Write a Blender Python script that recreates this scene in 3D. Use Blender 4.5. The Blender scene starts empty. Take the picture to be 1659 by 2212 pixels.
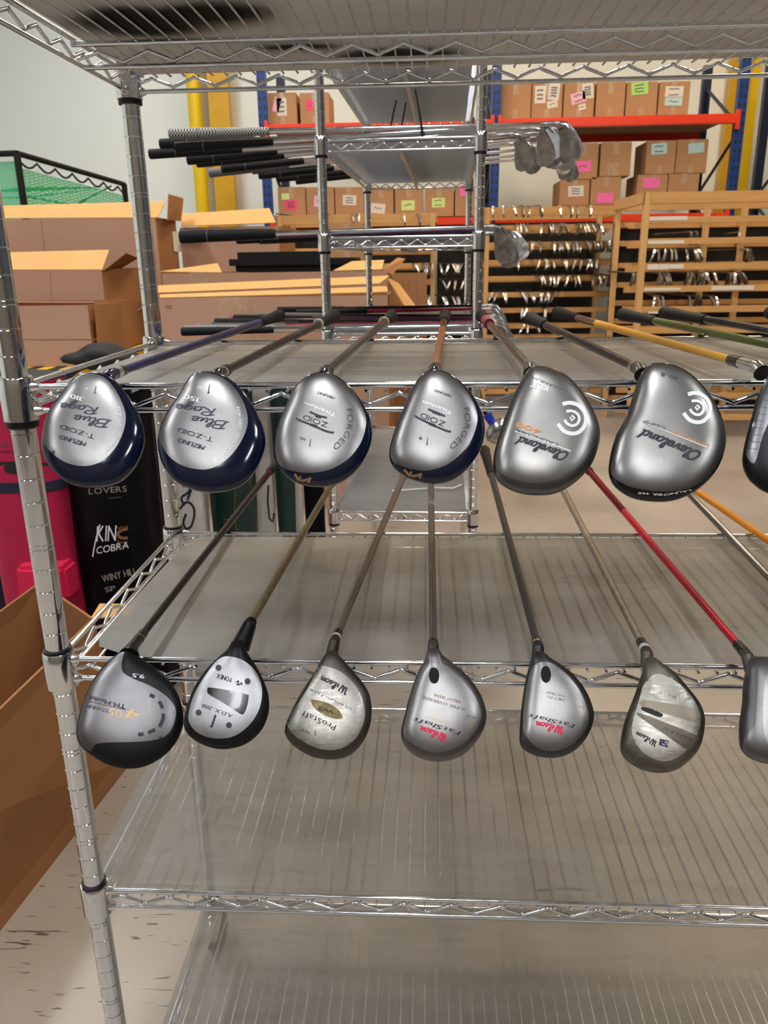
import bpy, bmesh, math, random
from math import sin, cos, pi, radians as R_
from mathutils import Vector as V, Matrix
from mathutils.geometry import delaunay_2d_cdt
from mathutils.bvhtree import BVHTree
random.seed(7)
S = bpy.context.scene
COL = S.collection
FLOOR = -1.19            # z = 0 is the top rail of the club shelf, the front-left post stands at x = y = 0
# ------------------------------------------------------------------ camera
F_PX, PIT, YAW, ROLL = 1711.84, .31099, -.05656, -.01476
CAM = V((.4158, -.7842, .1201))
c_f = V((sin(YAW)*cos(PIT), cos(YAW)*cos(PIT), -sin(PIT)))
_r = V((cos(YAW), -sin(YAW), 0)); _u = _r.cross(c_f)
c_r = cos(ROLL)*_r + sin(ROLL)*_u; c_u = -sin(ROLL)*_r + cos(ROLL)*_u
cd = bpy.data.cameras.new('camera'); co = bpy.data.objects.new('camera', cd); COL.objects.link(co)
cd.sensor_fit = 'HORIZONTAL'; cd.sensor_width = 36; cd.lens = F_PX/1659*36
co.matrix_world = Matrix(((c_r.x, c_u.x, -c_f.x, CAM.x), (c_r.y, c_u.y, -c_f.y, CAM.y), (c_r.z, c_u.z, -c_f.z, CAM.z), (0, 0, 0, 1)))
cd.clip_start = .02; cd.clip_end = 60
cd.dof.use_dof = True; cd.dof.focus_distance = .84; cd.dof.aperture_fstop = 22
S.camera = co
# ------------------------------------------------------------------ world, lights, exposure
S.view_settings.view_transform = 'Standard'; S.view_settings.look = 'None'
S.view_settings.gamma = 1; S.view_settings.use_curve_mapping = False
S.view_settings.exposure = -.36
w = bpy.data.worlds.new('world'); S.world = w; w.use_nodes = True
w.node_tree.nodes['Background'].inputs[0].default_value = (.80, .84, .9, 1)
w.node_tree.nodes['Background'].inputs[1].default_value = .1
CEIL = 3.9
LAMPS = [(x, y) for y in (-3.4, -.9, 1.6, 4.1, 6.6) for x in (-2.6, .3, 3.2)]
LAMP_POWER = 66

def ray(px, py):
    return c_f + c_r*((px-829.5)/F_PX) - c_u*((py-1106)/F_PX)
def atY(px, py, Y):
    d = ray(px, py); return CAM + d*((Y-CAM.y)/d.y)
def atZ(px, py, Z):
    d = ray(px, py); return CAM + d*((Z-CAM.z)/d.z)
# ------------------------------------------------------------------ materials
def lin(h):
    h = h.lstrip('#'); v = [int(h[i:i+2], 16)/255 for i in (0, 2, 4)]
    return tuple([(c/12.92 if c <= .04045 else ((c+.055)/1.055)**2.4) for c in v])+(1,)
MATS = {}
def mat(name, col, rough=.5, metal=0., noise=0., nscale=(20, 20, 20), bump=0., bscale=None, coat=0., spec=.5, col2=None, trans=0., alpha=1., emit=0., rvar=0., detail=4., clear=0.):
    if name in MATS: return MATS[name]
    m = bpy.data.materials.new(name); m.use_nodes = True; nt = m.node_tree; N = nt.nodes; L = nt.links
    b = N['Principled BSDF']
    c = lin(col) if isinstance(col, str) else tuple(col)+(1,)
    b.inputs['Base Color'].default_value = c; b.inputs['Roughness'].default_value = rough; b.inputs['Metallic'].default_value = metal
    b.inputs['Specular IOR Level'].default_value = spec
    if coat: b.inputs['Coat Weight'].default_value = coat; b.inputs['Coat Roughness'].default_value = .05
    if emit: b.inputs['Emission Color'].default_value = c; b.inputs['Emission Strength'].default_value = emit
    if alpha < 1: b.inputs['Alpha'].default_value = alpha
    if noise or bump or rvar:
        tc = N.new('ShaderNodeTexCoord'); mp = N.new('ShaderNodeMapping'); L.new(tc.outputs['Object'], mp.inputs[0])
        mp.inputs['Scale'].default_value = nscale
        tx = N.new('ShaderNodeTexNoise'); tx.inputs['Scale'].default_value = 1; tx.inputs['Detail'].default_value = detail; L.new(mp.outputs[0], tx.inputs[0])
        if noise:
            cr = N.new('ShaderNodeValToRGB'); cr.color_ramp.elements[0].position = .5-.25; cr.color_ramp.elements[1].position = .5+.25
            c2 = lin(col2) if isinstance(col2, str) else tuple(x*(1-noise) for x in c[:3])+(1,)
            cr.color_ramp.elements[0].color = c2; cr.color_ramp.elements[1].color = c
            L.new(tx.outputs[0], cr.inputs[0]); L.new(cr.outputs[0], b.inputs['Base Color'])
        if rvar:
            mr = N.new('ShaderNodeMapRange'); mr.inputs[3].default_value = rough-rvar; mr.inputs[4].default_value = rough+rvar
            mr.inputs[1].default_value = .3; mr.inputs[2].default_value = .7
            L.new(tx.outputs[0], mr.inputs[0]); L.new(mr.outputs[0], b.inputs['Roughness'])
        if bump:
            t2 = tx
            if bscale:
                m2 = N.new('ShaderNodeMapping'); m2.inputs['Scale'].default_value = bscale; L.new(tc.outputs['Object'], m2.inputs[0])
                t2 = N.new('ShaderNodeTexNoise'); t2.inputs['Scale'].default_value = 1; t2.inputs['Detail'].default_value = 3; L.new(m2.outputs[0], t2.inputs[0])
            bp = N.new('ShaderNodeBump'); bp.inputs['Strength'].default_value = bump; bp.inputs['Distance'].default_value = .001
            L.new(t2.outputs[0], bp.inputs['Height']); L.new(bp.outputs[0], b.inputs['Normal'])
    if trans:
        tr = N.new('ShaderNodeBsdfTranslucent'); tr.inputs[0].default_value = tuple(min(1, x*1.2) for x in c[:3])+(1,)
        mx = N.new('ShaderNodeMixShader'); mx.inputs[0].default_value = trans
        L.new(b.outputs[0], mx.inputs[1]); L.new(tr.outputs[0], mx.inputs[2]); L.new(mx.outputs[0], N['Material Output'].inputs[0])
        if noise: L.new(cr.outputs[0], tr.inputs[0])
        if clear:
            tp = N.new('ShaderNodeBsdfTransparent'); m3 = N.new('ShaderNodeMixShader'); m3.inputs[0].default_value = clear
            L.new(mx.outputs[0], m3.inputs[1]); L.new(tp.outputs[0], m3.inputs[2]); L.new(m3.outputs[0], N['Material Output'].inputs[0])
    MATS[name] = m; return m

chrome = mat('chrome', (.80, .81, .83), .13, 1, rvar=.05, nscale=(30, 30, 60))
rodm = mat('plated_wire', (.80, .84, .90), .16, 1, rvar=.06, nscale=(60, 60, 60))
blackp = mat('black_plastic', (.006, .006, .007), .45, spec=.3)
rubber = mat('black_rubber', (.007, .007, .008), .6, spec=.22, bump=.15, nscale=(300, 300, 300))
LN = lambda n, c, cl, t, ns=(4, 14, 8): mat(n, c, .30, 0, noise=.28, nscale=ns, trans=t, rvar=.1, detail=10, clear=cl)
liner3 = LN('frosted_liner_upper', (.52, .50, .46), .03, .4, (2.5, 16, 8))
liner1 = LN('frosted_liner_low', (.46, .435, .395), .38, .6)
linerm = mat('frosted_liner', (.58, .555, .505), .34, 0, noise=.3, nscale=(4, 14, 8), trans=.62, rvar=.1, detail=10, clear=.10)
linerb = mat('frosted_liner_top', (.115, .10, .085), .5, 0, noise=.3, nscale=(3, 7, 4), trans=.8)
cardo = mat('cardboard', '#B58C68', .82, noise=.16, nscale=(3, 3, 3), spec=.2, bump=.2, bscale=(4, 4, 90))
cardp = mat('cardboard_pinkish', '#B8917C', .8, noise=.1, nscale=(2, 2, 3), spec=.25)
cardi = mat('cardboard_inner', '#D0A269', .8, noise=.1, nscale=(5, 5, 3), spec=.2)
cardd = mat('cardboard_brown', '#A0724C', .8, noise=.12, nscale=(3, 3, 3), spec=.2)
tape = mat('clear_tape', '#C4A488', .15, noise=.25, nscale=(30, 30, 30), coat=.6, bump=.6, bscale=(25, 25, 60))
tapeb = mat('brown_tape', '#C59C66', .35, spec=.5)
pine = mat('pine_wood', '#D3A267', .6, noise=.24, nscale=(2.2, 30, 30), spec=.3, detail=6)
pinev = mat('pine_wood_post', '#DBAF74', .6, noise=.24, nscale=(30, 30, 2.2), spec=.3, detail=6)
orange = mat('orange_paint', '#E8401C', .32, spec=.5)
bluep = mat('blue_paint', '#0E3F86', .4)
yell = mat('yellow_paint', '#F2C90A', .4, noise=.1, nscale=(2, 2, 4))
yello = mat('ochre_paint', '#D9A60C', .45, noise=.15, nscale=(2, 2, 4))
darkin = mat('recess_shade', (.012, .010, .009), .9)  # near-black colour standing in for the shade inside the slat racks
paperw = mat('white_paper', '#DAD6CC', .7)
paperp = mat('pink_paper', '#F070B4', .7)
paperr = mat('hot_pink_paper', '#F04A78', .7)
paperl = mat('lilac_paper', '#E9B4CC', .7)
paperg = mat('green_paper', '#A8DC78', .7)
papery = mat('lime_paper', '#CBE58C', .7)
paperc = mat('cyan_paper', '#B4D6DC', .7)
ink = mat('black_ink', (.02, .018, .03), .6)
inkb = mat('ink_writing', (.10, .08, .12), .7)
navyink = mat('navy_ink', (.006, .005, .04), .45)
whitep = mat('white_ink', (.85, .86, .88), .45)
redink = mat('red_ink', (.62, .01, .06), .4)
orangeink = mat('orange_ink', (.72, .26, .06), .45)
goldink = mat('gold_ink', (.40, .25, .11), .35, .6)
greyink = mat('grey_ink', (.035, .032, .035), .5)

def steel(name, col, rough=.3, rv=.012, sc=(40, 40, 260), bump=.05, dirt=0., scr=.3):
    """brushed, scratched metal sole"""
    if name in MATS: return MATS[name]
    m = bpy.data.materials.new(name); m.use_nodes = True; nt = m.node_tree; N = nt.nodes; L = nt.links
    b = N['Principled BSDF']; b.inputs['Metallic'].default_value = 1
    tc = N.new('ShaderNodeTexCoord')
    def nz(scale, det=4, rot=(0, 0, 0)):
        mp = N.new('ShaderNodeMapping'); mp.inputs['Scale'].default_value = scale; mp.inputs['Rotation'].default_value = rot
        L.new(tc.outputs['Object'], mp.inputs[0]); t = N.new('ShaderNodeTexNoise'); t.inputs['Scale'].default_value = 1; t.inputs['Detail'].default_value = det
        L.new(mp.outputs[0], t.inputs[0]); return t
    brush = nz((70, 70, 900), 2, (.3, .5, .2)); blot = nz((22, 22, 22), 5)
    sa = nz((1100, 90, 90), 1, (.2, .5, .5)); sb = nz((1300, 120, 120), 1, (.1, -.3, 1.1))
    def ramp(src, a, bb, ca, cb):
        r = N.new('ShaderNodeValToRGB'); r.color_ramp.elements[0].position = a; r.color_ramp.elements[1].position = bb
        r.color_ramp.elements[0].color = ca; r.color_ramp.elements[1].color = cb; L.new(src.outputs[0], r.inputs[0]); return r
    c = tuple(col)+(1,); dk = tuple(x*(.80-.5*dirt) for x in col)+(1,)
    base = ramp(blot, .35, .62, dk, c)
    s1 = ramp(sa, .70, .76, (0, 0, 0, 1), (1, 1, 1, 1)); s2 = ramp(sb, .70, .76, (0, 0, 0, 1), (1, 1, 1, 1))
    ad = N.new('ShaderNodeMath'); ad.operation = 'MAXIMUM'; L.new(s1.outputs[0], ad.inputs[0]); L.new(s2.outputs[0], ad.inputs[1])
    ml = N.new('ShaderNodeMath'); ml.operation = 'MULTIPLY'; ml.inputs[1].default_value = scr; L.new(ad.outputs[0], ml.inputs[0])
    mx = N.new('ShaderNodeMix'); mx.data_type = 'RGBA'; L.new(ml.outputs[0], mx.inputs[0]); L.new(base.outputs[0], mx.inputs[6]); mx.inputs[7].default_value = (.85, .85, .85, 1)
    L.new(mx.outputs[2], b.inputs['Base Color'])
    mx.inputs[7].default_value = tuple(min(1, x*1.7) for x in col)+(1,)
    mr = N.new('ShaderNodeMapRange'); mr.inputs[1].default_value = .3; mr.inputs[2].default_value = .7; mr.inputs[3].default_value = rough-rv; mr.inputs[4].default_value = rough+rv
    L.new(brush.outputs[0], mr.inputs[0]); L.new(mr.outputs[0], b.inputs['Roughness'])
    if bump > .2:
        bp = N.new('ShaderNodeBump'); bp.inputs['Strength'].default_value = bump; bp.inputs['Distance'].default_value = .0004
        n3 = nz((120, 160, 140), 5); L.new(n3.outputs[0], bp.inputs['Height']); L.new(bp.outputs[0], b.inputs['Normal'])
    MATS[name] = m; return m
def scratch_up(m):
    nt = m.node_tree; N = nt.nodes; L = nt.links; b = N['Principled BSDF']; cr = [n for n in N if n.type == 'VALTORGB'][0]; tc = [n for n in N if n.type == 'TEX_COORD'][0]
    last = cr.outputs[0]
    for sc, rot, th, colr_ in (((14, 700, 1), .15, .70, (.85, .83, .80, 1)), ((500, 12, 1), .5, .73, (.85, .83, .80, 1)), ((9, 16, 1), .2, .70, (.22, .19, .19, 1))):
        mp = N.new('ShaderNodeMapping'); mp.inputs['Scale'].default_value = sc; mp.inputs['Rotation'].default_value = (0, 0, rot); L.new(tc.outputs['Object'], mp.inputs[0])
        t = N.new('ShaderNodeTexNoise'); t.inputs['Scale'].default_value = 1; t.inputs['Detail'].default_value = 3; t.inputs['Distortion'].default_value = .6; L.new(mp.outputs[0], t.inputs[0])
        r = N.new('ShaderNodeValToRGB'); r.color_ramp.elements[0].position = th; r.color_ramp.elements[1].position = th+.05; r.color_ramp.elements[0].color = (0, 0, 0, 1); r.color_ramp.elements[1].color = (.5, .5, .5, 1); L.new(t.outputs[0], r.inputs[0])
        mx = N.new('ShaderNodeMix'); mx.data_type = 'RGBA'; L.new(r.outputs[0], mx.inputs[0]); L.new(last, mx.inputs[6]); mx.inputs[7].default_value = colr_; last = mx.outputs[2]
    L.new(last, b.inputs['Base Color'])
for q in (linerm, liner3, liner1): scratch_up(q)
# ------------------------------------------------------------------ mesh helpers
class MB:
    def __init__(s): s.v = []; s.f = []
    def box(s, x0, x1, y0, y1, z0, z1):
        n = len(s.v); s.v += [V((x, y, z)) for z in (z0, z1) for y in (y0, y1) for x in (x0, x1)]
        s.f += [tuple(n+i for i in q) for q in ((0, 2, 3, 1), (4, 5, 7, 6), (0, 1, 5, 4), (2, 6, 7, 3), (0, 4, 6, 2), (1, 3, 7, 5))]; return s
    def hexa(s, p):            # 8 corners: bottom four, top four, same winding
        n = len(s.v); s.v += [V(q) for q in p]
        s.f += [tuple(n+i for i in q) for q in ((3, 2, 1, 0), (4, 5, 6, 7), (0, 1, 5, 4), (1, 2, 6, 5), (2, 3, 7, 6), (3, 0, 4, 7))]; return s
    def slab(s, p, t):         # quad p thickened by vector t
        t = V(t); return s.hexa([V(q) for q in p]+[V(q)+t for q in p])
    def tube(s, pts, r, n=8, cap=True, sy=1.):
        pts = [V(p) for p in pts]; rs = r if isinstance(r, (list, tuple)) else [r]*len(pts)
        base = len(s.v); up = None
        for i, p in enumerate(pts):
            a = pts[max(i-1, 0)]; b = pts[min(i+1, len(pts)-1)]; t = (b-a).normalized()
            if up is None:
                up = t.cross(V((0, 0, 1)))
                if up.length < .05: up = t.cross(V((0, 1, 0)))
                up.normalize()
            up = (up - t*up.dot(t)).normalized(); w_ = t.cross(up)
            for k in range(n):
                an = 2*pi*k/n; s.v.append(p + (up*cos(an)+w_*sin(an)*sy)*rs[i])
        for i in range(len(pts)-1):
            for k in range(n):
                a = base+i*n+k; b = base+i*n+(k+1) % n; s.f.append((a, b, b+n, a+n))
        if cap: s.f.append(tuple(base+k for k in range(n))[::-1]); s.f.append(tuple(base+(len(pts)-1)*n+k for k in range(n)))
        return s
    def disc(s, c, n, r, k=16, t=.001):
        n = V(n).normalized(); return s.tube([V(c), V(c)+n*t], r, k)
    def prism(s, poly, t):     # planar polygon (3D points) extruded by t
        n = len(s.v); k = len(poly); t = V(t); s.v += [V(p) for p in poly]+[V(p)+t for p in poly]
        s.f.append(tuple(n+i for i in range(k))[::-1]); s.f.append(tuple(n+k+i for i in range(k)))
        for i in range(k): s.f.append((n+i, n+(i+1) % k, n+k+(i+1) % k, n+k+i))
        return s
    def build(s, name, m, parent=None, smooth=False, loc=None, world=True, bevel=0., auto=None):
        off = V(loc) if loc is not None else V((0, 0, 0))
        if parent is not None and world:
            inv = parent.matrix_basis.inverted() if parent.parent is None else (parent.parent.matrix_basis @ parent.matrix_basis).inverted()
            vs = [inv @ p for p in s.v]
        else: vs = [p-off for p in s.v]
        me = bpy.data.meshes.new(name); me.from_pydata([tuple(p) for p in vs], [], s.f)
        bm = bmesh.new(); bm.from_mesh(me); bmesh.ops.recalc_face_normals(bm, faces=bm.faces)
        if bevel: bmesh.ops.bevel(bm, geom=bm.edges[:], offset=bevel, segments=2, affect='EDGES', clamp_overlap=True)
        if smooth:
            for f in bm.faces: f.smooth = True
            a = auto if auto else .7
            for e in bm.edges:
                if len(e.link_faces) == 2 and e.calc_face_angle(0) > a: e.smooth = False
        bm.to_mesh(me); bm.free(); me.materials.append(m)
        o = bpy.data.objects.new(name, me); COL.objects.link(o)
        if parent is not None: o.parent = parent
        else: o.location = off
        return o
def tag(o, label, cat, group=None, kind=None):
    o['label'] = label; o['category'] = cat
    if group: o['group'] = group
    if kind: o['kind'] = kind
    return o
def struct(o): o['kind'] = 'structure'; return o
def thing(name, label, cat, loc=(0, 0, 0), rz=0, group=None):
    o = bpy.data.objects.new(name, None); COL.objects.link(o); o.location = loc; o.rotation_euler = (0, 0, rz); o.empty_display_size = .05
    o.matrix_basis = Matrix.Translation(V(loc)) @ Matrix.Rotation(rz, 4, 'Z')
    return tag(o, label, cat, group)
KIDS = {}
def copy_tree(o, parent=None):
    c = o.copy(); COL.objects.link(c)
    if parent is not None: c.parent = parent
    for ch in list(o.children): copy_tree(ch, c)
    return c
# ------------------------------------------------------------------ glyphs (text built as flat painted shapes)
GL = {}
def glyph(ch):
    if ch in GL: return GL[ch]
    cu = bpy.data.curves.new('glyph', 'FONT'); cu.body = ch; cu.size = 1; cu.resolution_u = 3
    ob = bpy.data.objects.new('glyph', cu); me = bpy.data.meshes.new_from_object(ob)
    vs = [(v.co.x, v.co.y) for v in me.vertices]; fs = [tuple(p.vertices) for p in me.polygons]
    bpy.data.objects.remove(ob); bpy.data.curves.remove(cu); bpy.data.meshes.remove(me)
    if vs:
        x0 = min(v[0] for v in vs); x1 = max(v[0] for v in vs); vs = [((v[0]-x0)/.7, v[1]/.7) for v in vs]; wd = (x1-x0)/.7+.13
    else: wd = .42
    GL[ch] = (vs, fs, wd); return GL[ch]
# hand-drawn single-stroke letters: polylines in a unit cell (cap height 1)
SC = {'B': ([[(.1, 0), (.25, 1)], [(.0, .85), (.3, 1), (.65, .95), (.62, .62), (.22, .52)], [(.22, .52), (.6, .5), (.62, .12), (.3, 0), (-.05, .05)]], .75),
 'l': ([[(0, .2), (.22, .75), (.22, 1), (.1, .95), (.05, .3), (.12, 0), (.3, .15)]], .3),
 'u': ([[(0, .4), (.08, .5), (.06, .1), (.18, 0), (.36, .5)], [(.36, .5), (.34, .08), (.5, .08)]], .5),
 'e': ([[(0, .12), (.3, .32), (.28, .52), (.1, .48), (.05, .12), (.2, 0), (.42, .15)]], .42),
 'R': ([[(.1, 0), (.25, 1)], [(0, .8), (.35, 1), (.68, .9), (.58, .6), (.22, .5)], [(.25, .5), (.45, .2), (.8, -.05)]], .8),
 'a': ([[(.38, .45), (.15, .52), (.02, .2), (.12, 0), (.3, .12), (.4, .5)], [(.4, .5), (.36, .1), (.52, .08)]], .52),
 'g': ([[(.38, .45), (.15, .52), (.02, .25), (.15, .08), (.34, .3), (.4, .5)], [(.4, .5), (.3, -.35), (.1, -.4), (.15, -.15), (.5, .12)]], .5),
 'C': ([[(.6, .75), (.55, 1), (.25, .95), (.05, .5), (.1, .08), (.35, 0), (.6, .25)]], .62),
 'v': ([[(0, .42), (.1, .5), (.14, 0), (.4, .52), (.48, .46)]], .46),
 'n': ([[(0, .45), (.08, .5), (.06, 0)], [(.06, .25), (.26, .52), (.32, .4), (.3, .08), (.44, .08)]], .46),
 'd': ([[(.36, .45), (.14, .52), (.02, .2), (.14, 0), (.34, .2)], [(.5, 1.0), (.38, .5), (.34, .08), (.5, .06)]], .52),
 'W': ([[(0, .9), (.15, 1), (.18, .1), (.32, .02)], [(.32, .02), (.45, .9), (.42, 1)], [(.42, .9), (.5, .05), (.62, .02), (.78, .95), (.7, .8)]], .92),
 'i': ([[(.02, .45), (.1, .5), (.08, .08), (.22, .06)], [(.1, .75), (.14, .78)]], .26),
 's': ([[(0, .1), (.28, .52), (.2, .4), (.32, .12), (.18, 0), (.06, .08)]], .4),
 'o': ([[(.2, .52), (.04, .3), (.1, .02), (.28, .06), (.34, .34), (.2, .52), (.42, .42)]], .44)}
def smooth(pts, n=4):
    if len(pts) < 3: return pts
    o = []
    for i in range(len(pts)-1):
        p0 = pts[max(i-1, 0)]; p1 = pts[i]; p2 = pts[i+1]; p3 = pts[min(i+2, len(pts)-1)]
        for k in range(n):
            t = k/n; o.append(tuple(.5*(2*p1[j]+(p2[j]-p0[j])*t+(2*p0[j]-5*p1[j]+4*p2[j]-p3[j])*t*t+(-p0[j]+3*p1[j]-3*p2[j]+p3[j])*t**3) for j in (0, 1)))
    return o+[pts[-1]]
def ribbon(pts, hw):
    vs = []; fs = []
    for i, p in enumerate(pts):
        a = pts[max(i-1, 0)]; b = pts[min(i+1, len(pts)-1)]; dx, dy = b[0]-a[0], b[1]-a[1]; l = math.hypot(dx, dy) or 1
        h = hw[i] if isinstance(hw, (list, tuple)) else hw
        vs += [(p[0]-dy/l*h, p[1]+dx/l*h), (p[0]+dy/l*h, p[1]-dx/l*h)]
    for i in range(len(pts)-1): fs.append((2*i, 2*i+1, 2*i+3, 2*i+2))
    return vs, fs
def sglyph(ch, hw):
    st, wd = SC[ch]; vs = []; fs = []
    for pl in st:
        a, b = ribbon(smooth(pl), hw); n = len(vs); vs += a; fs += [tuple(i+n for i in f) for f in b]
    return vs, fs, wd
class Decal:
    """flat paint on a surface; surf(px,py) gives the point of the thing's surface seen at that place"""
    def __init__(s, surf): s.surf = surf; s.g = {}
    def put(s, m, pv, fs, own=False):
        mb = s.g.setdefault(m.name+(str(len(s.g)) if own else ''), (m, MB()))[1]; n = len(mb.v)
        w_ = [s.surf(*p) for p in pv]
        if any(x is None for x in w_): return
        mb.v += w_; mb.f += [tuple(i+n for i in f) for f in fs]
    def text(s, m, txt, path, h, shear=0., script=0., bold=0., fit=True):
        if txt == '1':
            a_, b_ = path; q_ = math.dist(a_, b_); e_ = ((b_[0]-a_[0])/q_, (b_[1]-a_[1])/q_); u_ = (e_[1], -e_[0]); sh_ = max(shear, .1)
            T_ = lambda x, y: (a_[0]+e_[0]*(x+y*sh_)*h+u_[0]*y*h, a_[1]+e_[1]*(x+y*sh_)*h+u_[1]*y*h)
            s.put(m, [T_(-.06, 0), T_(.06, 0), T_(.10, 1), T_(-.02, 1)], [(0, 1, 2, 3)]); s.put(m, [T_(-.02, 1), T_(.02, .86), T_(-.16, .78), T_(-.16, .84)], [(0, 1, 2, 3)]); return
        gl = [sglyph(ch, script) if (script and ch in SC) else glyph(ch) for ch in txt]
        tot = sum(g[2] for g in gl)-.13
        L = [math.dist(path[i], path[i+1]) for i in range(len(path)-1)]; LL = sum(L)
        sx = LL/tot if fit else h
        def along(t):
            for i, l in enumerate(L):
                if t <= l or i == len(L)-1:
                    a, b = path[i], path[i+1]; d = ((b[0]-a[0])/l, (b[1]-a[1])/l); return (a[0]+d[0]*t, a[1]+d[1]*t), d
                t -= l
        x = 0
        for vs, fs, wd in gl:
            if vs:
                (ox, oy), _d = along(x*sx); (_, d) = along((x+wd*.5)*sx)
                if len(path) == 2: d = _d
                u = (d[1], -d[0])
                def tr(q, k=0): return (ox+d[0]*(q[0]*sx+q[1]*h*shear+k)+u[0]*q[1]*h, oy+d[1]*(q[0]*sx+q[1]*h*shear+k)+u[1]*q[1]*h)
                s.put(m, [tr(q) for q in vs], fs)
                if bold: s.put(m, [tr(q, bold) for q in vs], fs)
            x += wd
    def line(s, m, pts, wpx, sm=True): 
        
        p = smooth(pts) if sm else pts; q = []
        for a, b in zip(p[:-1], p[1:]):
            k = max(1, int(math.dist(a, b)/6)); q += [(a[0]+(b[0]-a[0])*i/k, a[1]+(b[1]-a[1])*i/k) for i in range(k)]
        a, b = ribbon(q+[p[-1]], wpx/2); s.put(m, a, b, wpx >= 3.9)
    def poly(s, m, pts, grid=9.):
        v, f = fill(pts, grid); s.put(m, v, f, True)
    def ell(s, m, c, a, b, ang=0, n=20, grid=9.):
        t = R_(ang); s.poly(m, [(c[0]+a*cos(k*2*pi/n)*cos(t)-b*sin(k*2*pi/n)*sin(t), c[1]+a*cos(k*2*pi/n)*sin(t)+b*sin(k*2*pi/n)*cos(t)) for k in range(n)], grid)
    def done(s, parent, names=None, label=None):
        for k, (m, mb) in s.g.items():
            nm = (names or {}).get(k, 'printed_marking')
            o = mb.build(nm, m, parent); o['label'] = (label or {}).get(k, m.name.replace('_', ' ').replace('ink', 'printed').strip()+' marking')
def inpoly(p, poly):
    c = False; j = len(poly)-1
    for i in range(len(poly)):
        a, b = poly[i], poly[j]
        if (a[1] > p[1]) != (b[1] > p[1]) and p[0] < (b[0]-a[0])*(p[1]-a[1])/(b[1]-a[1])+a[0]: c = not c
        j = i
    return c
def fill(poly, grid):
    x0 = min(p[0] for p in poly); x1 = max(p[0] for p in poly); y0 = min(p[1] for p in poly); y1 = max(p[1] for p in poly)
    pts = [V(p) for p in poly]; n = len(pts); edges = [(i, (i+1) % n) for i in range(n)]
    nx = int((x1-x0)/grid); ny = int((y1-y0)/grid)
    for i in range(1, nx+1):
        for j in range(1, ny+1):
            q = (x0+i*(x1-x0)/(nx+1), y0+j*(y1-y0)/(ny+1))
            if inpoly(q, poly) and min((q[0]-p[0])**2+(q[1]-p[1])**2 for p in poly) > (grid*.35)**2: pts.append(V(q))
    r = delaunay_2d_cdt(pts, edges, [], 1, 1e-6)
    return [tuple(v) for v in r[0]], [tuple(f) for f in r[2]]
def closed(pts, n=4):
    o = []; k = len(pts)
    for i in range(k):
        p0, p1, p2, p3 = pts[i-1], pts[i], pts[(i+1) % k], pts[(i+2) % k]
        for q in range(n):
            t = q/n; o.append(tuple(.5*(2*p1[j]+(p2[j]-p0[j])*t+(2*p0[j]-5*p1[j]+4*p2[j]-p3[j])*t*t+(-p0[j]+3*p1[j]-3*p2[j]+p3[j])*t**3) for j in (0, 1)))
    return o
def proj(P):
    d = V(P)-CAM; z = d.dot(c_f); return 829.5+F_PX*d.dot(c_r)/z, 1106-F_PX*d.dot(c_u)/z
# ------------------------------------------------------------------ the room
concrete = mat('concrete', '#B7A58C', .42, noise=.16, nscale=(1.6, 1.6, 1.6), detail=9, rvar=.08, bump=.1, bscale=(60, 60, 60))
def floor_material():
    m = concrete; nt = m.node_tree; N = nt.nodes; L = nt.links; b = N['Principled BSDF']
    cr = [n for n in N if n.type == 'VALTORGB'][0]; tc = [n for n in N if n.type == 'TEX_COORD'][0]
    cr.color_ramp.elements[0].color = lin('#877F78'); cr.color_ramp.elements[1].color = lin('#A9A096')
    w1 = N.new('ShaderNodeTexNoise'); mp = N.new('ShaderNodeMapping'); mp.inputs['Scale'].default_value = (9, 75, 9); mp.inputs['Rotation'].default_value = (0, 0, .7)
    L.new(tc.outputs['Object'], mp.inputs[0]); L.new(mp.outputs[0], w1.inputs[0]); w1.inputs['Scale'].default_value = 1; w1.inputs['Detail'].default_value = 8; w1.inputs['Distortion'].default_value = 1.5
    r = N.new('ShaderNodeValToRGB'); r.color_ramp.elements[0].position = .655; r.color_ramp.elements[1].position = .69
    r.color_ramp.elements[0].color = (0, 0, 0, 1); r.color_ramp.elements[1].color = (.85, .85, .85, 1); L.new(w1.outputs[0], r.inputs[0])
    mx = N.new('ShaderNodeMix'); mx.data_type = 'RGBA'; L.new(r.outputs[0], mx.inputs[0]); L.new(cr.outputs[0], mx.inputs[6]); mx.inputs[7].default_value = lin('#2E2427')
    L.new(mx.outputs[2], b.inputs['Base Color'])
floor_material()
wallw = mat('white_wall', '#EEF3EF', .7, noise=.04, nscale=(.6, .6, .6), bump=.1, bscale=(40, 40, 40))
WY = 9.2
struct(MB().box(-6.5, 9, -4.6, WY+.2, FLOOR-.1, FLOOR).build('floor', concrete, None))
struct(MB().box(-6.5, 9, WY, WY+.2, FLOOR, CEIL+.1).build('wall_back', wallw, None))
struct(MB().box(-6.7, -6.5, -4.6, WY, FLOOR, CEIL+.1).build('wall_left', wallw, None))
ceilm = mat('ceiling_grey', '#7E7A74', .8)
struct(MB().box(-6.5, 9, -4.6, WY, CEIL, CEIL+.1).build('ceiling', ceilm, None))
struct(MB().box(-6.7, 9.2, -4.8, -4.6, FLOOR, CEIL+.1).build('wall_front', mat('front_wall', '#6E655A', .8), None))
housing = mat('lamp_housing', (.6, .6, .6), .5)
lampm = mat('lamp_diffuser', (1, .965, .90), .5, emit=1)
lampw = mat('lamp_diffuser_warm', (1, .80, .55), .5, emit=1); lampm.node_tree.nodes['Principled BSDF'].inputs['Emission Color'].default_value = (.93, .97, 1, 1)
for q in (lampm, lampw): q.node_tree.nodes['Principled BSDF'].inputs['Emission Strength'].default_value = LAMP_POWER
lamp0 = None
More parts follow.
